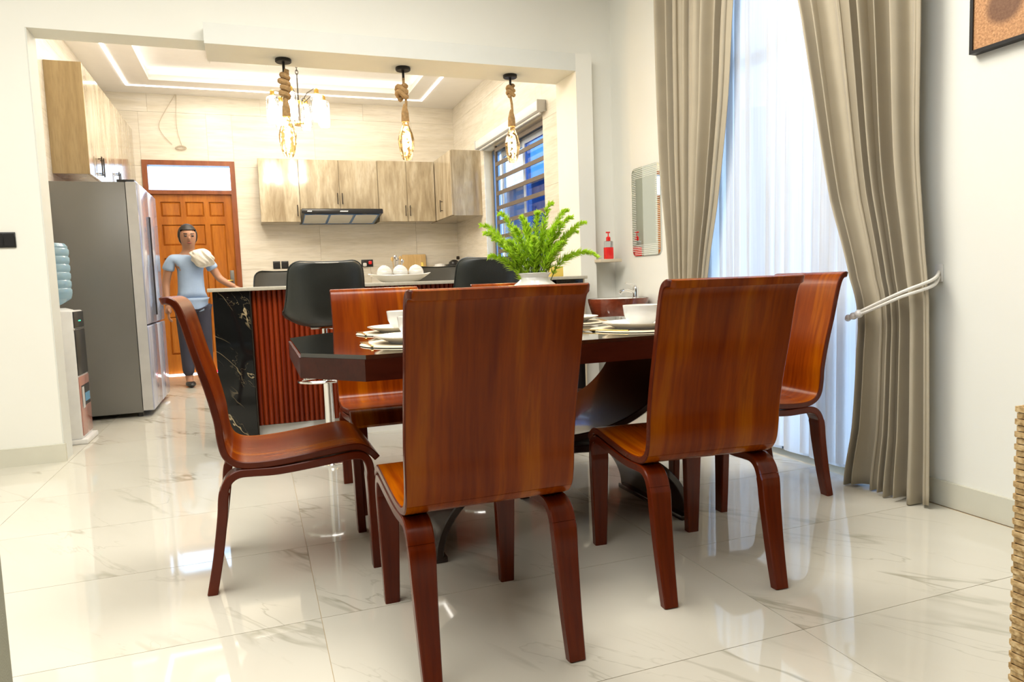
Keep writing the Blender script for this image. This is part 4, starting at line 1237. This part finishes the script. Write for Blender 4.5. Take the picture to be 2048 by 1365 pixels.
# ------------------------------------------------------------------ curtains
def drape(name, inner, outer, x0, amp, folds, ztop, zbot, mat, label, cat, nU=260, nV=70, seed=1, hem=0, solid=.004):
    rr = random.Random(seed)
    ph = [rr.random() * 6.28 for _ in range(6)]
    ks = [0]
    vs = []; fs = []
    for j in range(nV + 1):
        v = j / nV; z = ztop + (zbot - ztop) * v
        yi = interp(inner, -z) if False else tabz(inner, z); yo = tabz(outer, z)
        A = tabz(amp, z) if isinstance(amp, list) else amp
        X = tabz(x0, z) if isinstance(x0, list) else x0
        for i in range(nU + 1):
            u = i / nU
            uu = u + .026 * sin(2 * pi * u * 1.7 + ph[0]) + .014 * sin(2 * pi * u * 5.1 + ph[1] + z * .35)
            s_ = sin(2 * pi * folds * uu + ph[2] + .25 * sin(z * 1.3 + ph[3]))
            fold = math.copysign(abs(s_) ** .9, s_) * (.75 + .35 * sin(2 * pi * u * 1.7 + ph[4])) + .25 * sin(2 * pi * folds * 1.6 * uu + ph[4])
            edge = min(1, u * 14, (1 - u) * 14)
            y = yo + (yi - yo) * u + .012 * sin(2 * pi * folds * uu * 1 + 1.2) * edge * (abs(yi - yo) / .5)
            x = X + A * fold * (.5 + .5 * edge)
            zz = z
            if hem and j > nV - 6: zz = z + hem * (sin(2 * pi * folds * uu * .5 + ph[5]) * .5 + .5)
            vs.append((x, y, zz))
    W_ = nU + 1
    for j in range(nV):
        for i in range(nU):
            a = j * W_ + i; fs.append((a, a + 1, a + W_ + 1, a + W_))
    o = build(name, MB().add(vs, fs), mat, smooth=True, angle=180)
    if solid:
        m_ = o.modifiers.new('thickness', 'SOLIDIFY'); m_.thickness = solid; m_.offset = 0
    return tag(o, label, cat)
def tabz(tab, z):
    t = sorted(tab)
    if z <= t[0][0]: return t[0][1]
    P = t
    for i in range(len(P) - 1):
        (a, fa), (b, fb) = P[i], P[i + 1]
        if z <= b:
            u = (z - a) / (b - a)
            f0 = P[i - 1][1] if i > 0 else fa; f3 = P[i + 2][1] if i + 2 < len(P) else fb
            return .5 * (2 * fa + (fb - f0) * u + (2 * f0 - 5 * fa + 4 * fb - f3) * u * u + (3 * fa - f0 - 3 * fb + f3) * u ** 3)
    return P[-1][1]
ZTOP = 3.05
cr = drape('curtain', [(ZTOP, 2.86), (2.21, 2.70), (1.775, 2.60), (1.27, 2.49), (.91, 2.375), (.76, 2.33), (.607, 2.335), (.27, 2.355), (.02, 2.40)],
      [(ZTOP, 2.06), (1.96, 2.05), (1.4, 2.05), (1.02, 2.02), (.83, 2.00), (.08, 1.985), (.02, 1.985)], 2.452,
      [(ZTOP, .046), (1.5, .044), (.8, .036), (.3, .042), (.02, .046)], 8, ZTOP, .004, 'curtain', 'taupe drape tied back beside the framed picture', 'curtain', seed=3, hem=.012)
cl_ = drape('curtain', [(ZTOP, 3.10), (2.39, 3.178), (1.887, 3.23), (1.368, 3.325), (.925, 3.43), (.76, 3.46), (.5, 3.45), (.02, 3.42)],
      [(ZTOP, 3.97), (2.68, 3.95), (1.75, 3.91), (.93, 3.81), (.76, 3.79), (.4, 3.82), (.02, 3.85)], 2.452,
      [(ZTOP, .042), (1.5, .038), (.8, .03), (.02, .04)], 8, ZTOP, .004, 'curtain', 'taupe drape hanging beside the rounded mirror', 'curtain', seed=9, hem=.01)
cr['group'] = cl_['group'] = 'taupe drapes at the window'
drape('sheer_curtain', [(ZTOP, 3.92), (.02, 3.92)], [(ZTOP, 2.14), (.02, 2.2)], 2.529, .013, 21, ZTOP, .035, 'sheer', 'white sheer curtain glowing between the two taupe drapes', 'curtain', nU=420, nV=24, seed=5, hem=.02, solid=0)
tag(build('curtain_rail', MB().rbox(2.38, XR - .002, 2.0, 4.05, ZTOP, ZTOP + .06, .006), 'white_plastic'), 'white curtain rail above the window', 'curtain rail')
tb_ = thing('tieback', 'white cord tieback with clear beads around the taupe drape by the picture', 'tieback', (0, 0, 0))
for dz in (0, .018):
    build('cord', MB().tube(crom([(XR - .012, 2.03, .935 - dz), (2.46, 1.995, .905 - dz * 1.3), (2.375, 2.06, .86 - dz), (2.365, 2.2, .80 - dz * .8), (2.385, 2.33, .752 - dz * .3), (2.44, 2.378, .745), (2.50, 2.33, .77), (XR - .02, 2.1, .90)], 40), .0065, 8), 'rope_white', tb_)
for k, (y, z) in enumerate(((2.353, .744), (2.325, .751), (2.293, .759), (2.258, .770))):
    build('bead', MB().sphere((2.387 - .006 * k + (.02 if k == 0 else 0), y, z), [.013, .014, .016, .018][k]), 'bead', tb_)
hk = build('hook_plate', MB().rbox(XR - .012, XR - .001, 2.018, 2.05, .895, .965, .003), 'white_plastic', tb_)

# ------------------------------------------------------------------ picture on the right wall
pc = thing('framed_picture', 'black framed print of coarse copper brown sand on the wall', 'picture', (XR, 1.905, 1.725))
PH, PW = .85, .85
for (y0, y1, z0, z1) in ((-PW, 0, 0, .012), (-PW, 0, PH - .012, PH), (-.012, 0, .012, PH - .012), (-PW, -PW + .012, .012, PH - .012)):
    build('frame', MB().box(-.036, -.001, y0, y1, z0, z1), 'blackmetal', pc, smooth=False)
build('print', MB().box(-.03, -.01, -PW + .011, -.011, .011, PH - .011), 'sand', pc, smooth=False)

# ------------------------------------------------------------------ woven armchair (edge at the right of the frame) and sofa
wc = thing('woven_armchair', 'tan woven armchair cut off by the frame edge', 'armchair', (1.397, .32, 0), radians(0))
def woven_panel(x0, x1, y0, y1, z0, z1, name):
    """core panel wrapped in woven strands"""
    p = build(name, MB().rbox(x0, x1, y0, y1, z0, z1, .025, 3), 'woven', wc)
    m_ = MB()
    nz = int((z1 - z0) / .0125); ny = int((y1 - y0) / .03); nx = int((x1 - x0) / .03) + 1
    for a in range(nz):
        z = z0 + .02 + a * (z1 - z0 - .04) / max(1, nz - 1)
        for b in range(ny):
            y = y0 + .012 + b * (y1 - y0 - .024) / max(1, ny - 1)
            off = .003 if (a + b) % 2 else -.001
            m_.box(x0 - .003 - off, x0 + .004, y - .0135, y + .0135, z - .005, z + .005)
        for b in range(nx):
            x = x0 + .012 + b * (x1 - x0 - .024) / max(1, nx - 1)
            off = .003 if (a + b) % 2 else -.001
            m_.box(x - .0135, x + .0135, y1 - .004, y1 + .003 + off, z - .005, z + .005)
    build('weave', m_, 'woven', p, smooth=False)['kind'] = 'stuff'
woven_panel(-.06, .02, -.30, .58, .05, .705, 'arm')
woven_panel(.56, .64, -.30, .58, .05, .705, 'arm')
woven_panel(.02, .56, -.30, -.20, .05, .80, 'backrest')
build('seat_cushion', MB().rbox(.02, .56, -.2, .57, .25, .43, .04, 4), 'shelf', wc)
for (x, y) in ((-.02, -.26), (-.02, .54), (.6, -.26), (.6, .54)): build('leg', MB().lathe([(.018, 0), (.022, .06)], 12, (x, y, 0)), 'handle', wc)

sfa = thing('sofa', 'grey green upholstered sofa cut off by the left frame edge', 'sofa', (-.497, 1.30, 0))
build('arm', MB().rbox(-.22, 0, -.95, .33, .06, .62, .04, 4), 'sofa', sfa)
build('backrest', MB().rbox(-1.0, -.78, -.95, .33, .06, .85, .06, 4), 'sofa', sfa)
build('seat', MB().rbox(-.80, -.2, -.95, .33, .06, .42, .05, 4), 'sofa', sfa)
for (x, y) in ((-.05, .28), (-.05, -.9), (-.95, .28), (-.95, -.9)): build('leg', MB().lathe([(.018, 0), (.024, .062)], 12, (x, y, 0)), 'handle', sfa)

# ------------------------------------------------------------------ person in front of the back door
def skin_mesh(verts, edges, radii, root=0, sub=2):
    me = bpy.data.meshes.new('tmp_skin'); me.from_pydata([Vector(v) for v in verts], edges, [])
    o = bpy.data.objects.new('tmp_skin', me); C.objects.link(o)
    m_ = o.modifiers.new('s', 'SKIN'); m_.use_smooth_shade = True; m_.branch_smoothing = .6
    for i, r_ in enumerate(radii):
        sv = me.skin_vertices[0].data[i]
        sv.radius = r_ if isinstance(r_, tuple) else (r_, r_); sv.use_root = (i == root)
    s_ = o.modifiers.new('d', 'SUBSURF'); s_.levels = sub; s_.render_levels = sub
    dg = bpy.context.evaluated_depsgraph_get(); dg.update()
    ev = o.evaluated_get(dg); em = ev.to_mesh()
    vs = [v.co[:] for v in em.vertices]; fs = [tuple(p.vertices) for p in em.polygons]
    ev.to_mesh_clear(); bpy.data.objects.remove(o); bpy.data.meshes.remove(me)
    return vs, fs
def chain(vl, el, rl, start, pts, rs):
    prev = start
    for p, r_ in zip(pts, rs):
        vl.append(p); rl.append(r_); el.append((prev, len(vl) - 1)); prev = len(vl) - 1
    return prev
PR = thing('person', 'person in light blue short sleeved shirt and dark trousers walking by the door', 'person', (-.60, 7.88, 0), radians(12))
V = [(0, 0, .90)]; E_ = []; RR = [(.14, .10)]
chest = chain(V, E_, RR, 0, [(0, 0, 1.02), (0, .0, 1.16), (0, .0, 1.27)], [(.115, .09), (.135, .10), (.13, .09)])
neck = chain(V, E_, RR, chest, [(0, .005, 1.36), (0, .0, 1.405), (0, -.018, 1.455), (0, -.012, 1.525), (0, .0, 1.60)], [(.085, .065), (.055, .058), (.072, .08), (.092, .108), (.078, .09)])
# arms: local +x is the viewer's right (the person faces the camera, -y)
ra = chain(V, E_, RR, chest, [(.16, .0, 1.30), (.215, .0, 1.20), (.27, -.02, 1.09), (.34, -.10, 1.03), (.40, -.16, .995)], [.056, .046, .040, .033, .026])
la = chain(V, E_, RR, chest, [(-.16, .0, 1.30), (-.205, .02, 1.18), (-.23, .03, 1.05), (-.235, -.01, .93), (-.235, -.05, .82)], [.056, .046, .040, .033, .026])
l1 = chain(V, E_, RR, 0, [(.085, .0, .80), (.10, .02, .46), (.11, .06, .10), (.11, .02, .045), (.115, -.08, .03)], [(.085, .09), (.058, .06), (.038, .04), (.038, .038), (.036, .025)])
l2 = chain(V, E_, RR, 0, [(-.085, .0, .80), (-.09, -.03, .46), (-.085, -.02, .10), (-.085, -.05, .045), (-.085, -.16, .03)], [(.085, .09), (.058, .06), (.038, .04), (.038, .038), (.036, .025)])
bv, bf = skin_mesh(V, E_, RR)
bm_ = MB().add(bv, bf)
def hand(w_, d, side, nrm):
    """palm and five fingers from the wrist w_ along d"""
    w_ = Vector(w_); d = Vector(d).normalized(); n_ = Vector(nrm).normalized(); s_ = d.cross(n_).normalized() * side
    pv, pf = skin_mesh([w_ - d * .02, w_ + d * .03, w_ + d * .075], [(0, 1), (1, 2)], [(.024, .018), (.036, .014), (.036, .013)], 0, 2)
    bm_.add(pv, pf)
    for k, ln in enumerate((.062, .072, .068, .052)):
        b = w_ + d * .085 + s_ * (.027 - .018 * k)
        bm_.tube([b - d * .02, b + d * ln * .45, b + d * ln * .8 - n_ * .012, b + d * ln * .95 - n_ * .028], [.0095, .009, .008, .0065], 8)
    b = w_ + d * .02 + s_ * .03
    bm_.tube([b - s_ * .015, b + s_ * .022 + d * .02, b + s_ * .032 + d * .05 - n_ * .008], [.011, .0105, .008], 8)
hand((.40, -.16, .995), (.7, -.55, -.35), 1, (0, 0, 1))
hand((-.235, -.05, .82), (0, -.15, -1), -1, (-1, 0, 0))
# nose and ears
bm_.sphere((0, -.108, 1.495), .017, 10, 8, (.85, 1.1, 1.3))
for s_e in (-1, 1): bm_.sphere((s_e * .083, .0, 1.51), .021, 10, 8, (.4, .8, 1.4))
body = build('body', bm_, 'skin', PR, angle=180)
for s_e in (-1, 1):
    build('eye', MB().sphere((s_e * .033, -.098, 1.522), .0115, 10, 8, (1.2, .6, .7)), 'eye', body)
    build('eyebrow', MB().tube([(s_e * .016, -.104, 1.545), (s_e * .05, -.092, 1.547)], .004, 6), 'hair', body)
build('mouth', MB().sphere((0, -.096, 1.453), .021, 12, 8, (1.1, .45, .32)), 'lip', body)
hr = MB()
hv = []; N1, N2 = 24, 14
for k in range(N2 + 1):
    a = pi / 2 - (pi * .80) * k / N2
    for i in range(N1):
        b = 2 * pi * i / N1
        fr_ = -sin(b)
        low = a if fr_ < .45 else max(a, radians(26))
        hv.append((.093 * cos(low) * cos(b), .004 + .112 * cos(low) * sin(b), 1.535 + .118 * sin(low)))
hf = []
for k in range(N2):
    for i in range(N1):
        j = (i + 1) % N1; hf.append((k * N1 + i, (k + 1) * N1 + i, (k + 1) * N1 + j, k * N1 + j))
hr.add(hv, hf); hr.sphere((.02, .115, 1.56), .045, 12, 8)
build('hair', hr, 'hair', PR, angle=180)
# shirt
V2 = [(0, 0, 1.02)]; E2 = []; R2 = [(.135, .108)]
c2 = chain(V2, E2, R2, 0, [(0, 0, 1.16), (0, 0, 1.275)], [(.15, .115), (.145, .104)])
chain(V2, E2, R2, c2, [(0, .003, 1.36)], [(.085, .07)])
chain(V2, E2, R2, 0, [(0, 0, .90), (0, 0, .79), (0, 0, .745)], [(.152, .122), (.168, .128), (.17, .13)])
chain(V2, E2, R2, c2, [(.16, 0, 1.305), (.205, 0, 1.215), (.225, 0, 1.18)], [.068, .064, .066])
chain(V2, E2, R2, c2, [(-.16, 0, 1.305), (-.195, .015, 1.215), (-.205, .02, 1.175)], [.068, .064, .066])
sv_, sf_ = skin_mesh(V2, E2, R2)
build('shirt', MB().add(sv_, sf_), 'shirt', PR, angle=180)
V3 = [(0, 0, .88)]; E3 = []; R3 = [(.147, .112)]
chain(V3, E3, R3, 0, [(.085, .0, .79), (.10, .02, .46), (.108, .055, .095)], [(.094, .098), (.070, .072), (.058, .06)])
chain(V3, E3, R3, 0, [(-.085, .0, .79), (-.09, -.03, .46), (-.086, -.03, .095)], [(.094, .098), (.070, .072), (.058, .06)])
tv_, tf_ = skin_mesh(V3, E3, R3)
build('trousers', MB().add(tv_, tf_), 'trousers', PR, angle=180)
for (x, y) in ((.112, -.025), (-.085, -.10)):
    build('shoe', MB().sphere((x, y, .032), .05, 14, 8, (.95, 2.3, .62)), 'shoe', PR)
# crumpled cloth bundled at the shoulder
rt = random.Random(2)
tw = MB(); vs = []; fs = []
NA, NB = 40, 26
wv = [(rt.uniform(3, 8), rt.uniform(2, 6), rt.uniform(0, 6.3), rt.uniform(.05, .11)) for _ in range(7)]
for j in range(NB + 1):
    ph_ = -pi / 2 + pi * j / NB
    for i in range(NA):
        th_ = 2 * pi * i / NA
        q = 1 + sum(a_ * sin(round(f1) * th_ + f2 * ph_ * 2 + p_) for f1, f2, p_, a_ in wv) * cos(ph_)
        vs.append((max(1e-4, cos(ph_)) * cos(th_) * .105 * q, max(1e-4, cos(ph_)) * sin(th_) * .062 * q, sin(ph_) * .085 * (1 + .15 * sin(3 * th_ + 1))))
for j in range(NB):
    for i in range(NA):
        k = (i + 1) % NA; fs.append((j * NA + i, j * NA + k, (j + 1) * NA + k, (j + 1) * NA + i))
tw.add(vs, fs); tw.rot(Euler((0, radians(20), 0)).to_matrix())
cloth = build('shoulder_cloth', tw, 'towel', angle=180)
cloth.location = Vector((-.60, 7.88, 1.30)) + Euler((0, 0, radians(12))).to_matrix() @ Vector((.10, -.135, 0))
cloth.rotation_euler = (0, 0, radians(12))
tag(cloth, 'crumpled white cloth held against the chest of the walking person', 'cloth')

# emissive bar imitating light through the gap under the back door
tl = tag(build('door_gap_glow', MB().box(-1.0, -.2, KB - .02, KB - .012, .004, .012), 'led', smooth=False), 'glowing bar imitating light through the gap under the back door', 'light gap')
build('red_reflection', MB().box(-.49, -.42, KB - .024, KB - .0205, .004, .03), 'red_gleam', tl, smooth=False)  # emissive red piece imitating a reflected red light at the door bottom
